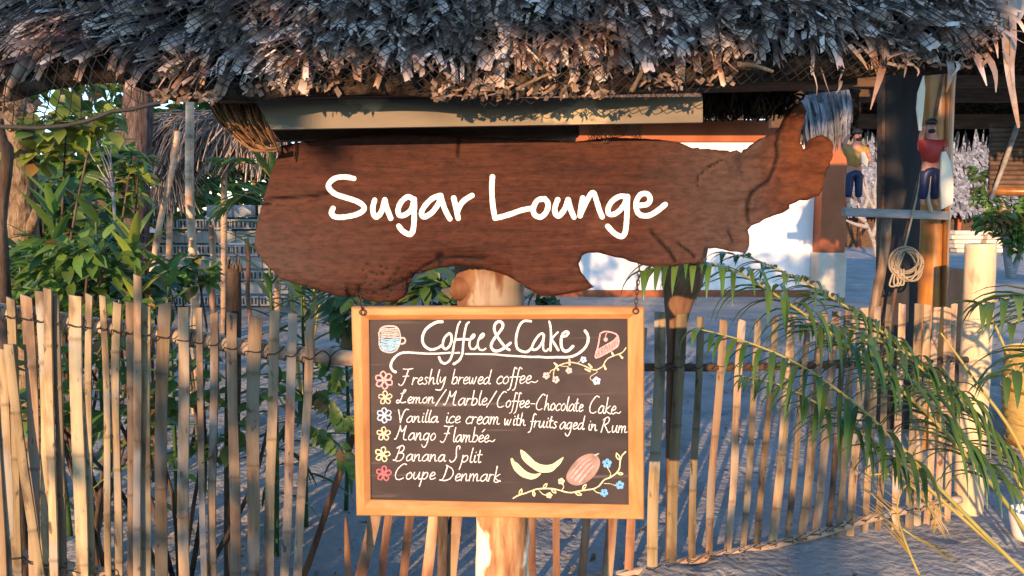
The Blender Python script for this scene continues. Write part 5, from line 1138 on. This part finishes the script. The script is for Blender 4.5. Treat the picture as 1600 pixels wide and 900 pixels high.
for (i, y, z, rx) in ((2.35, .2, 7, 0), (3.15, .25, 7, 90), (4.3, .3, 7, 0), (5.0, .35, 7, 0), (5.9, .5, 7, 0), (4.6, .35, 8, 0)): put_block(bx0 + BW * i, bYf + y, z * BH + (.0 if not rx else .0), R(rx) if not rx else R(0), R(rb.uniform(-12, 12)))
# ================================================================== white building at the right
WY = 13.0
def bx(x0, x1, y0, y1, z0, z1, name, mat, parent, bev=.01):
    m1 = MB(); m1.box(((x0 + x1) / 2, (y0 + y1) / 2, (z0 + z1) / 2), (x1 - x0, y1 - y0, z1 - z0), bev=bev); return m1.build(name, mat, parent, smooth=False)
wx0, wx1 = P(835, 400, WY).x, P(1283, 400, WY).x; zt = P(1100, 222, WY).z; zb = P(1100, 462, WY).z
wb = thing('white_building', V(((wx0 + wx1) / 2, WY, 0)), 'white plastered building with terracotta beam and corner column behind the sign', 'building')
bx(wx0, wx1, WY, WY + 5, zb + .10, zt, 'wall', m_wall, wb); bx(wx0 - .03, wx1 + .02, WY - .05, WY + 5.02, -.05, zb + .10, 'base_band', m_terra, wb)
bx(wx0 - .4, wx1 - .02, WY - .06, WY + 5.03, zt, P(1100, 188, WY).z, 'beam', m_terra, wb)
c0, c1 = P(1284, 300, WY - .3).x, P(1324, 300, WY - .3).x
bx(c0, c1, WY - .32, WY + .15, P(1300, 398, WY - .3).z, P(1100, 170, WY).z, 'column', m_terra, wb, .02); bx(c0 - .03, c1 + .02, WY - .37, WY + .2, -.05, P(1300, 395, WY - .36).z, 'plinth', m_stone, wb, .03)
# its thatched roof
mb = MB(); ze = P(1100, 186, WY - .9).z; x0, x1 = wx0 - 1, P(1222, 180, WY).x
mb.add([(x0, WY - .9, ze), (x1, WY - .9, ze), (x1, WY + 2.5, ze + 3.0), (x0, WY + 2.5, ze + 3.0), (x0, WY - .9, ze + .12), (x1, WY - .9, ze + .12), (x1, WY + 2.5, ze + 3.15), (x0, WY + 2.5, ze + 3.15), (x0, WY + 5.9, ze), (x1, WY + 5.9, ze), (x0, WY + 5.9, ze + .12), (x1, WY + 5.9, ze + .12)], [(0, 3, 2, 1), (4, 5, 6, 7), (0, 1, 5, 4), (1, 2, 6, 5), (3, 0, 4, 7), (3, 8, 9, 2), (7, 6, 11, 10), (8, 10, 11, 9), (2, 9, 11, 6), (3, 7, 10, 8)])
mb.build('roof', m_black, wb, smooth=False)
mb = MB()
for i in range(260):
    x = U(x0, x1); a = V((x, WY - .85, ze + .42)); mb.strip([a, a + V((0, -.08, -.1)), a + V((U(-.08, .08), -.1, -U(.18, .4)))], [.05, .05, .02], V((1, 0, 0)), r=random.random())
mb.build('roof_fringe', m_darkw, wb)

# ------------------------------------------------------------------ open hut at the right
oh = thing('open_hut', V((P(1470, 400, 4.8).x, 4.8, 0)), 'open thatched hut with a black panel and a golden bamboo post behind the right fence', 'hut')
hx0, hx1 = 2.05, 6.6
mb = MB()
def slab(A, B, C_, D_, th):
    n_ = (B - A).cross(D_ - A).normalized() * th; v = [A, B, C_, D_, A + n_, B + n_, C_ + n_, D_ + n_]; mb.add(v, [(3, 2, 1, 0), (4, 5, 6, 7), (0, 1, 5, 4), (1, 2, 6, 5), (2, 3, 7, 6), (3, 0, 4, 7)])
RZ, RY = 3.75, 5.2
slab(V((hx0, 3.75, 2.62)), V((hx1, 3.75, 2.62)), V((hx1, RY, RZ)), V((hx0 + .25, RY, RZ)), .12); slab(V((hx0 + .25, RY, RZ)), V((hx1, RY, RZ)), V((hx1, 7.2, 2.36)), V((hx0 + .6, 7.2, 2.36)), .12)
mb.build('roof', m_thdeck, oh, smooth=False)
mb = MB()
for i in range(420):   # fringe along the back eave
    x = U(hx0 + .6, hx1); a = V((x, 7.15, 2.42)); l = U(.12, .32) * (1 + .5 * noise.noise(V((x * 5, 0, 0)))); mb.strip([a, a + V((0, 0, -l * .5)), a + V((U(-.03, .03), 0, -l))], [.022, .02, .006], V((1, 0, 0)), r=random.random())
mb.build('thatch_fringe', m_bthatch, oh); mb = MB()
for i in range(260):   # brush-like end at the left gable
    u = random.random(); a = P(1250 + 75 * u, 150 - 10 * u, 5.0 + U(-.1, .2)); b = P(1262 + 62 * u + U(-8, 8), U(180, 240), 4.95 + U(-.15, .15)); mb.strip(cat_rom([a, a.lerp(b, .5) + V((0, -.03, 0)), b], 2), [.008, .009, .008, .006, .002], V((1, 0, 0)), r=random.random())
mb.build('gable_fringe', m_bthatch, oh); mb = MB()
for i in range(500):
    u = random.random(); a = V((hx0 + u * (hx1 - hx0), 3.8, 2.72)); l = U(.15, .4); mb.strip([a, a + V((0, -.07, -l * .5)), a + V((U(-.05, .05), -.08, -l * .8))], [.03, .028, .01], V((1, 0, 0)), r=random.random())
mb.build('front_fringe', m_straw, oh)
mb = MB()
for i in range(160):   # dark brush of old thatch under the gable
    a = P(U(1255, 1345), 140, 5.2); b = P(U(1268, 1340), U(165, 215), 5.1); mb.strip([a, a.lerp(b, .5), b], [.014, .014, .004], V((1, 0, 0)), r=random.random())
mb.build('gable_brush', m_thdeck, oh)
for (y, Y, h) in ((190, 7.0, .13), (150, 6.4, .10), (128, 5.9, .09)):
    z = P(1400, y, Y).z; m1 = MB(); m1.box(((hx0 + hx1) / 2 + .2, Y, z), (hx1 - hx0 - .3, .09, h), bev=.01); m1.build('beam', m_dwood, oh, smooth=False)
def pan(name, q, Y, th, mat, parent):
    a = [P(x, y, Y) for x, y in q]; b = [p + V((0, th, 0)) for p in a]; m1 = MB(); m1.add(a + b, [(3, 2, 1, 0), (4, 5, 6, 7), (0, 1, 5, 4), (1, 2, 6, 5), (2, 3, 7, 6), (3, 0, 4, 7)]); return m1.build(name, mat, parent, smooth=False)
zg = 330 + 1.5 / 5.0 * 1155.6
pan('panel', [(1383, 100), (1452, 100), (1444, zg), (1378, zg)], 5.0, .06, m_black, oh)
pan('panel_edge', [(1379.5, 100), (1383.5, 100), (1378.5, zg), (1374, zg)], 4.99, .07, m_dwood, oh)
pan('low_panel', [(1440, 421), (1514, 421), (1512, zg), (1438, zg)], 5.02, .5, m_black, oh)
m1 = MB(); Q = [P(1472, 40, 4.6).lerp(to_ground(P(1472, 40, 4.6), P(1456, 480, 4.6)), i / 30) for i in range(31)]
m1.tube(Q, [.083 * (1.06 if i % 7 == 3 else 1) for i in range(31)], 20, r=[.75 if i % 7 == 3 else 0 for i in range(31)], wob=.03); m1.build('bamboo_post', m_gold, oh)
m1 = MB(); m1.tube([P(1484, 60, 4.5), P(1481, 200, 4.5), P(1474, 480, 4.5)], .014, 8); m1.build('bamboo_strip', m_gold, oh)
m1 = MB(); m1.box((0, 0, 0), (1, .05, .052), bev=.008); a, b = P(1318, 331, 4.42), P(1480, 337, 4.42); mtx = Matrix.Translation((a + b) / 2) @ (b - a).to_track_quat('X', 'Z').to_matrix().to_4x4() @ Matrix.Diagonal((((b - a).length), 1, 1, 1)); m1.v = [mtx @ v for v in m1.v]; m1.build('crossbar', m_greyw, oh, smooth=False)
bpole('leaning_pole', 1386, 342, 1367, 490, 4.36, 14, 'thick bamboo pole leaning against the grey crossbar', m_bamboo)
bpole('leaning_pole', 1474, 110, 1452, 210, 4.46, 5, 'thin dark stick slanting down beside the golden bamboo post', m_dwood)
# hanging dead leaves at the far right of the roof
mb = MB()
for (pts, w) in (([(1566, -10), (1570, 60), (1574, 110), (1584, 165), (1591, 200)], 10), ([(1578, 0), (1582, 60), (1580, 100), (1584, 140)], 7), ([(1600, 0), (1596, 20), (1590, 34)], 5), ([(1556, 0), (1560, 40), (1567, 62)], 9)):
    q = cat_rom([P(x, y, 1.7) for x, y in pts], 4); mb.strip(q, [w * mpx(1.7) * (1 - .85 * (i / len(q)) ** 2) for i in range(len(q))], V((1, .3, 0)), r=U(.6, 1), fold=.3, nrm=V((0, -1, 0)))
mb.tube([P(1500, 45, 1.75), P(1560, 41, 1.7), P(1578, 44, 1.7)], .006, 7); mb.tube(cat_rom([P(1576, 44, 1.7), P(1600, 50, 1.7), P(1650, 52, 1.7)], 4), .0012, 5)
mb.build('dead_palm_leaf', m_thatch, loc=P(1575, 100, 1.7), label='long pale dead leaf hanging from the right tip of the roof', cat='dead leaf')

# ------------------------------------------------------------------ carved figures
def skin(name, verts, edges, radii, mat, parent, sub=1):
    me = bpy.data.meshes.new(name); o_ = ORG[parent]; me.from_pydata([tuple(V(v) - o_) for v in verts], edges, []); ob = bpy.data.objects.new(name, me); C.objects.link(ob)
    md = ob.modifiers.new('s', 'SKIN'); sv = me.skin_vertices[0].data
    for i, r_ in enumerate(radii): sv[i].radius = r_ if isinstance(r_, tuple) else (r_, r_)
    sv[0].use_root = True
    if sub: m2 = ob.modifiers.new('b', 'SUBSURF'); m2.levels = sub; m2.render_levels = sub
    dg = bpy.context.evaluated_depsgraph_get(); new = bpy.data.meshes.new_from_object(ob.evaluated_get(dg)); ob.modifiers.clear(); ob.data = new; new.materials.clear(); new.materials.append(mat)
    new.polygons.foreach_set('use_smooth', [True] * len(new.polygons)); ob.parent = parent; ORG[ob] = o_; return ob
def ellips(name, c, r3, mat, parent, n=12, zmin=-2, zmax=2):
    m1 = MB(); vv = []; rows = 9
    for i in range(rows):
        th = math.pi * i / (rows - 1); z = max(zmin, min(zmax, math.cos(th)))
        for j in range(n):
            a = 2 * math.pi * j / n; vv.append(V(c) + V((r3[0] * math.sin(th) * math.cos(a), r3[1] * math.sin(th) * math.sin(a), r3[2] * z)))
    m1.add(vv, [(i * n + j, (i + 1) * n + j, (i + 1) * n + (j + 1) % n, i * n + (j + 1) % n) for i in range(rows - 1) for j in range(n)]); return m1.build(name, mat, parent)
def figure(cx, Y, topy, s, lab, shirt, face, paddles, foot, arms):
    """small carved man; s = metres per figure height unit"""
    b = P(cx, topy, Y); H = s; z0 = b.z - H
    root = thing('carved_figure', V((b.x, Y, z0)), lab, 'carved figure'); f = lambda x, y, z: V((b.x + x * H, Y + y * H, z0 + z * H))
    hx = .012 * face
    # body: pelvis, chest, neck, head, legs, arms as one skin
    vs_ = [f(0, 0, .45), f(0, 0, .60), f(0, 0, .74), f(hx, -.004, .80), f(hx * 1.5, -.01, .86), f(hx * 1.5, -.01, .93), f(-.055, 0, .42), f(-.062, -.01, .24), f(-.070, 0, .06), f(-.082, -.05, .012), f(.055, 0, .42), f(.065, -.01, .24), f(.070, 0, .06), f(.078, -.05, .012)]
    ed = [(0, 1), (1, 2), (2, 3), (3, 4), (4, 5), (0, 6), (6, 7), (7, 8), (8, 9), (0, 10), (10, 11), (11, 12), (12, 13)]; rd = [(.085 * H, .06 * H), (.09 * H, .062 * H), (.105 * H, .06 * H), .036 * H, .056 * H, .050 * H, .050 * H, .040 * H, .026 * H, .020 * H, .050 * H, .040 * H, .026 * H, .020 * H]
    for sgn, arm in arms:
        k = len(vs_); vs_ += [f(*q) for q in arm]; ed += [(2, k)] + [(k + i, k + i + 1) for i in range(len(arm) - 1)]; rd += [.040 * H] + [.030 * H] * (len(arm) - 2) + [.024 * H]
    skin('body', vs_, ed, rd, m_skin, root)
    # shirt and trousers follow the body
    vs_ = [f(0, 0, .45), f(0, 0, .60), f(0, 0, .72), f(0, 0, .775)]; ed = [(0, 1), (1, 2), (2, 3)]; rd = [(.112 * H, .09 * H), (.112 * H, .09 * H), (.110 * H, .09 * H), (.08 * H, .06 * H)]
    for sgn, arm in arms:
        k = len(vs_); a0, a1 = f(*arm[0]), f(*arm[1]); vs_ += [a0, a0.lerp(a1, .8)]; ed += [(2, k), (k, k + 1)]; rd += [.062 * H, .052 * H]
    skin('shirt', vs_, ed, rd, shirt, root)
    vs_ = [f(0, 0, .49), f(0, 0, .44), f(-.055, 0, .40), f(-.062, -.008, .24), f(-.070, 0, .07), f(.055, 0, .40), f(.064, -.008, .24), f(.071, 0, .07)]
    skin('trousers', vs_, [(0, 1), (1, 2), (2, 3), (3, 4), (1, 5), (5, 6), (6, 7)], [(.118 * H, .09 * H), (.112 * H, .09 * H), .070 * H, .058 * H, .048 * H, .070 * H, .058 * H, .048 * H], m_blue, root)
    hc = f(hx * 1.5, -.01, .90)
    ellips('cap', hc + V((0, .005 * H, .040 * H)), (.068 * H, .07 * H, .055 * H), m_navy, root, zmin=-.15)
    ellips('beard', hc + V((face * .008 * H, -.030 * H, -.052 * H)), (.042 * H, .034 * H, .026 * H), m_navy, root)
    ellips('nose', hc + V((face * .01 * H, -.062 * H, -.008 * H)), (.011 * H, .016 * H, .017 * H), m_skin, root)
    for e in (-1, 1): ellips('eye', hc + V((face * .01 * H + e * .022 * H, -.052 * H, .012 * H)), (.008 * H, .006 * H, .006 * H), m_navy, root)
    for q in paddles:
        a = [P(x, y, Y - .11) for x, y in q]; m1 = MB(); k = len(a); m1.add(a + [p + V((0, .012, 0)) for p in a], [tuple(reversed(range(k))), tuple(range(k, 2 * k))] + [(i, (i + 1) % k, (i + 1) % k + k, i + k) for i in range(k)]); m1.build('paddle', m_paddle, root, smooth=False)
    if foot:
        m1 = MB(); m1.tube([f(0, .0, .44), f(foot[0], .01, .1), P(*foot[1], Y + .02)], .011, 8); m1.build('stand', m_paddle, root)
    return root
figure(1458, 4.36, 184, .512, 'carved man in red shirt and blue trousers with pale paddles on the golden bamboo post', m_red, -1, [[(1472, 238), (1478, 236), (1486, 254), (1490, 290), (1489, 318), (1472, 327), (1470, 290)], [(1444, 118), (1446, 140), (1443, 175), (1440, 204), (1437, 204), (1433, 170), (1435, 145)]], (0, (1455, 331)),
       [(1, [(.115, -.01, .715), (.145, -.06, .62), (.15, -.10, .54)]), (-1, [(-.115, -.01, .715), (-.15, -.05, .80), (-.145, -.10, .90)])])
figure(1338, 4.40, 200, .44, 'carved man in a mustard shirt and dark trousers on the left end of the crossbar', m_must, 1, [[(1346, 238), (1351, 236), (1357, 250), (1355, 262), (1347, 254)]], (-.06, (1327, 331)),
       [(1, [(.13, -.01, .71), (.17, -.05, .62), (.17, -.07, .54)]), (-1, [(-.13, -.01, .72), (-.165, -.04, .80), (-.10, -.05, .92)])])
# rope
mb = MB(); mb.tube(cat_rom([P(1447, 232, 4.40), P(1434, 300, 4.38), P(1420, 360, 4.38), P(1412, 392, 4.36)], 4), .0065, 6); rg = random.Random(11)
for k in range(9):
    cx, cy = 1418 + rg.uniform(-4, 5), 412 + rg.uniform(-5, 4); rx, ry = rg.uniform(14, 26), rg.uniform(16, 27); th = rg.uniform(-.5, .5); L_ = []
    for i in range(15):
        a = 2 * math.pi * i / 14; u, v = rx * math.cos(a), ry * math.sin(a); L_.append(P(cx + u * math.cos(th) - v * math.sin(th) - 8 + 8 * math.cos(th), cy + u * math.sin(th) + v * math.cos(th), 4.345 + rg.uniform(-.02, .02)))
    mb.tube(cat_rom(L_, 2), .0058, 5)
for k in range(3): mb.tube(cat_rom([P(1405 + 4 * k, 395, 4.34), P(1396 + 3 * k, 425, 4.34), P(1390 + 7 * k, 446 - 2 * k, 4.34), P(1402 + 5 * k, 444, 4.34), P(1404 + 4 * k, 420, 4.34)], 4), .0058, 5)
mb.build('rope_coil', m_rope, loc=P(1413, 445, 4.36), label='pale rope hanging in a loose coil on the black panel', cat='rope')
# ------------------------------------------------------------------ things farther back at the right
fh = thing('thatched_hut', V((P(1440, 380, 30).x, 31, 0)), 'distant hut with a silvery thatched roof behind the carved figures', 'hut')
hY = 30; mb = MB(); A, B_ = P(1325, 335, hY), P(1590, 335, hY); T0, T1 = P(1310, 180, hY + 3.5), P(1590, 180, hY + 3.5)
mb.add([A, B_, T1, T0, V((A.x, hY + 7, A.z)), V((B_.x, hY + 7, B_.z))], [(0, 1, 2, 3), (3, 2, 5, 4), (0, 3, 4), (1, 5, 2)]); mb.build('roof', m_thdeck, fh, smooth=False)
mb = MB()
for i in range(2600):
    u, v = random.random(), random.random() ** .9; p = A.lerp(B_, u).lerp(T0.lerp(T1, u), v) + V((0, -.05, .05)); d = (A - T0).normalized() + V((U(-.3, .3), -.15, 0)); l = U(.2, .5)
    mb.strip([p, p + d * l * .5 + V((0, -.04, .03)), p + d * l], [.05, .06, .03], V((1, 0, 0)), r=random.random())
mb.build('roof_leaves', m_bthatch, fh)
m1 = MB(); m1.box((V((A.x + B_.x, 0, 0)).x / 2, hY + 3, A.z / 2 + .1), ((B_ - A).length * .86, 4, A.z + .3)); m1.build('wall', m_dwood, fh, smooth=False)
for x in (1345, 1420, 1500, 1575): m1 = MB(); p = P(x, 335, hY + .3); m1.tube([V((p.x, p.y, 0)), p + V((0, 0, .1))], .08, 8); m1.build('post', m_terra, fh)
tp = G(1580, 434); yt = thing('young_tree', V((tp.x, tp.y, 0)), 'young tree with two thin trunks on the sand at the right edge', 'tree')
mb = MB(); trunk_tube(mb, [V((tp.x, tp.y, -.05)), P(1573, 390, tp.y), P(1571, 340, tp.y), P(1560, 300, tp.y)], (.10, .04), 8); trunk_tube(mb, [V((tp.x, tp.y, -.05)), P(1588, 410, tp.y), P(1602, 372, tp.y), P(1604, 330, tp.y)], (.08, .04), 8); mb.build('trunk', m_greyw, yt)
mb = MB(); k_ = mpx(tp.y); crown(mb, [(P(1585, 345, tp.y), 34 * k_), (P(1548, 345, tp.y), 22 * k_), (P(1545, 305, tp.y), 22 * k_), (P(1530, 270, tp.y), 14 * k_), (P(1620, 330, tp.y), 30 * k_), (P(1590, 375, tp.y), 24 * k_)], 1500, .20, .05); mb.build('crown', m_leaf, yt)
bb = thing('bamboo_blind', P(1600, 305, 6.2), 'brown bamboo blind hanging at the right edge above the young tree', 'blind')
for k in range(14):
    m1 = MB(); y = 196 + k * 7.4; a, b = P(1548 - .2 * k, y, 6.2), P(1800, y + 2, 6.2); m1.tube([a, b], .021, 7); m1.build('slat', m_slats, bb)
m1 = MB(); m1.tube([P(1546, 299, 6.16), P(1800, 301, 6.16)], .034, 10); m1.build('bottom_rail', m_gold, bb)
m1 = MB(); m1.tube([P(1592, 190, 6.1), P(1567, 262, 6.1)], .02, 8); m1.tube([P(1567, 262, 6.1), P(1548, 312, 6.1)], .016, 8); m1.build('stay_pole', m_greyw, bb)
bt = thing('bare_tree', V((G(1371, 404).x, G(1371, 404).y, 0)), 'small leafless pale tree under the mustard shirted figure', 'tree'); by_ = G(1371, 404).y; mb = MB()
for pts in ([(1371, 405), (1366, 380), (1356, 355), (1346, 335), (1336, 300)], [(1362, 372), (1372, 340), (1366, 300), (1376, 255)], [(1352, 346), (1338, 336), (1325, 330)], [(1368, 330), (1352, 300), (1344, 270)], [(1366, 310), (1380, 290), (1386, 262)], [(1346, 335), (1356, 310), (1352, 280)], [(1356, 355), (1335, 350), (1322, 344)]):
    q = cat_rom([P(x, y, by_) for x, y in pts], 4); mb.tube(q, [.085 * (1 - .75 * i / len(q)) for i in range(len(q))], 6)
mb.build('trunk', m_greyw, bt)
for k in range(11):
    y = 376 - (k % 5) * 7.4; x = (1488, 1534, 1580)[k // 5 if k < 10 else 2] + U(-3, 3); p = P(x, y, 27); m1 = MB(); z = max(.1, p.z); m1.box((0, 0, 0), (U(.85, 1.1), .5, .15), bev=.03, rot=Matrix.Rotation(U(-.08, .08), 4, 'Z')); m1.v = [v + V((p.x + .5, 27, .085 + (k % 5) * .16)) for v in m1.v]
    m1.build('timber_block', m_stone, loc=base_of(m1), smooth=False, label='pale timber block in the low pile beyond the golden bamboo post', cat='timber', group='timber blocks in the far pile')
# basket and pot at the right edge
bc = P(1652, 700, 4.6); mb = MB(); rows = 22; n = 40; vv = []; rr = []
H_ = .60; z0 = 0
for i in range(rows + 1):
    t = i / rows; r_ = (.27 + .05 * math.sin(t * 2.2)) 
    for j in range(n): a = 2 * math.pi * j / n; q = r_ + .006 * (1 if (i + j) % 2 else -1); vv.append(V((bc.x + q * math.cos(a), 4.6 + q * math.sin(a), z0 + H_ * t)))
mb.add(vv, [(i * n + j, i * n + (j + 1) % n, (i + 1) * n + (j + 1) % n, (i + 1) * n + j) for i in range(rows) for j in range(n)] + [tuple(reversed(range(n)))])
bk = thing('straw_basket', V((bc.x, 4.6, 0)), 'large woven straw basket standing in the sun at the right edge', 'basket'); mb.build('body', m_basket, bk)
for z, r2 in ((H_ + .005, .016), (.37, .010), (.02, .012)):
    m1 = MB(); r_ = .27 + .05 * math.sin(z / H_ * 2.2) + .004; m1.tube([V((bc.x + r_ * math.cos(a), 4.6 + r_ * math.sin(a), z)) for a in [k * 2 * math.pi / 32 for k in range(33)]], r2, 7, cap=False); m1.build('rim' if z > .5 else 'band', m_gold if z < .5 else m_basket, bk)
pc = G(1604, 842); mb = MB(); pr = [(.0, .002), (.052, .0), (.060, .02), (.074, .09), (.078, .135), (.070, .135), (.062, .05), (0, .03)]; n = 24
mb.add([V((pc.x + r_ * math.cos(2 * math.pi * j / n), pc.y + r_ * math.sin(2 * math.pi * j / n), z)) for r_, z in pr for j in range(n)], [(i * n + j, i * n + (j + 1) % n, (i + 1) * n + (j + 1) % n, (i + 1) * n + j) for i in range(len(pr) - 1) for j in range(n)])
wp = thing('white_pot', V((pc.x, pc.y, 0)), 'small white pot on the sand at the right edge below the palm stems', 'pot'); mb.build('body', m_pot, wp)
m1 = MB(); m1.tube(cat_rom([P(1588, 806, pc.y), P(1596, 792, pc.y), P(1606, 776, pc.y), P(1622, 790, pc.y), P(1628, 806, pc.y)], 4), .005, 6); m1.build('handle', m_pot, wp)
# trees closing the view beyond the huts
for (px, Y, h, r_, lab) in ((1000, 60, 11, 7, 'far tree behind the white building'), (1250, 62, 12, 7, 'far dark tree behind the terracotta column'), (1400, 58, 11, 7, 'far tree behind the distant thatched hut'), (1540, 64, 12, 8, 'far tree behind the young tree'), (1720, 60, 12, 8, 'far dark tree past the right edge'), (860, 58, 11, 6, 'far tree behind the left end of the white building')):
    tree(px, Y, h, r_, lab, m_leafd, 900, 1.2, .4, low=.1)

# dry bits lying on the sand
mb = MB(); rg = random.Random(21)
for i in range(900):
    y = 2.4 + 9 * rg.random() ** 1.4; x = rg.uniform(-3, 4) * (1 + .1 * y); c = V((x, y, .012 + .02 * noise.noise(V((x * .9, y * .9, 0))))); a = V((rg.uniform(-1, 1), rg.uniform(-1, 1), rg.uniform(-.1, .3))).normalized(); b = a.cross(UP).normalized(); l = rg.uniform(.006, .03) * (1 + .04 * y); w = rg.uniform(.003, .012)
    mb.add([c - a * l - b * w, c - a * l * .5 + b * w + V((0, 0, .004)), c + a * l + b * w * .4, c + a * l * .6 - b * w + V((0, 0, .006))], [(0, 1, 2, 3)], rg.random())
mb.build('ground_litter', m_debris, kind='stuff', smooth=False)
# ================================================================== unseen foliage added behind the photographer, shaped to shade roof, sand and garden
random.seed(99)
def added_shade_tree(x, y, lab, boxes, trunk_top, L_=.20, w=.075, gaps=()):  # unseen tree added for its shade, leaf boxes set where that should fall
    root = thing('added_shade_tree', V((x, y, 0)), lab, 'tree'); mt = MB(); top = V((x, y, trunk_top)); trunk_tube(mt, [V((x, y, -.05)), V((x + .1, y, trunk_top * .5)), top], (.14, .08))
    ml = MB()
    for (x0, x1, z0, z1, n) in boxes:
        c = V(((x0 + x1) / 2, y, (z0 + z1) / 2)); trunk_tube(mt, [V((x, y, trunk_top * .7)), V((x, y, trunk_top)).lerp(c, .5) + V((0, 0, .1)), c], (.05, .02), 7)
        for i in range(n):
            p = V((U(x0, x1), y + U(-.7, .7), U(z0, z1)))
            if noise.noise(V((p.x * 1.1, p.z * 1.1, y))) < -.30: continue
            if any((p.x - a) ** 2 + (p.z - b) ** 2 < r_ * r_ for a, b, r_ in gaps): continue  # leaves left out here so sun reaches chosen places
            oval(ml, p, rdir(-.9, .3), V((U(-.6, .6), U(-1, 1), .6)), L_ * U(.6, 1.2), w * U(.7, 1.2), U(0, 1))
    mt.build('trunk', m_trunk, root); ml.build('crown', m_leafd, root)
added_shade_tree(-.1, -6, 'added unseen tree behind the photographer, its crown shaped to shade the thatched roof', [(-4.7, -1.3, 3.54, 3.98, 820), (-4.9, -1.2, 3.8, 4.7, 1350), (-4.4, -1.6, 4.7, 6.0, 110)], 3.3, gaps=[(-1.63, 3.62, .26), (-2.05, 5.3, .4), (-2.0, 5.9, .4), (-2.6, 5.2, .3)])
added_shade_tree(-8.6, -6.4, 'added unseen tree behind the photographer at the left, its crown shaped to shade the garden plants', [(-8.2, -5.0, 2.9, 3.8, 330), (-8.2, -4.9, 3.7, 5.0, 420), (-7.6, -5.0, 5.0, 6.4, 160)], 3.2, gaps=[(-6.4, 3.5, .5), (-5.8, 3.45, .32), (-5.2, 3.25, .3), (-5.5, 4.2, .25)])
hd = thing('added_hedge', V((-3, -6.2, 0)), 'low bank of leaves added unseen behind the photographer to shade the sand', 'added_hedge'); ml = MB(); ms = MB()  # unseen foliage added to keep low sun off the ground
for i in range(3400):
    p = V((U(-9.5, 3.5), -6.2 + U(-.45, .45), U(.02, 1.45) + .4 * noise.noise(V((i * .37, 0, 0))) ** 2)); oval(ml, p, rdir(), rdir(), .2 * U(.6, 1.2), .07, U(0, 1))
for k in range(26): x = -9.3 + .5 * k; ms.tube([V((x, -6.2, -.03)), V((x + U(-.1, .1), -6.2, .9))], .015, 6)
ms.build('stems', m_darkw, hd); ml.build('foliage', m_leafd, hd)

for lab, (x0, x1, z0, z1, n) in (('added unseen tall bush behind the photographer, placed to shade the left fence', (-4.66, -3.98, 1.2, 2.95, 210)), ('added unseen looser bush behind the photographer, placed to shade part of the right fence', (-2.62, -2.1, 1.2, 2.85, 110))):
    root = thing('added_shade_bush', V(((x0 + x1) / 2, -6, 0)), lab, 'bush'); ml = MB(); ms = MB()  # unseen bush added to shade a stretch of fence
    for i in range(n): oval(ml, V((U(x0, x1), -6 + U(-.4, .4), U(z0, z1))), rdir(), rdir(), .17 * U(.6, 1.2), .06, U(0, 1))
    for k in range(6): ms.tube([V(((x0 + x1) / 2 + U(-.05, .05), -6, -.03)), V((U(x0, x1), -6 + U(-.2, .2), z1 - .3))], .015, 6)
    ms.build('stems', m_darkw, root); ml.build('foliage', m_leafd, root)
added_shade_tree(-13.4, -6.2, 'added unseen far left tree behind the photographer, placed to shade the block stack', [(-12.8, -9.6, 3.6, 5.9, 1300)], 3.6)
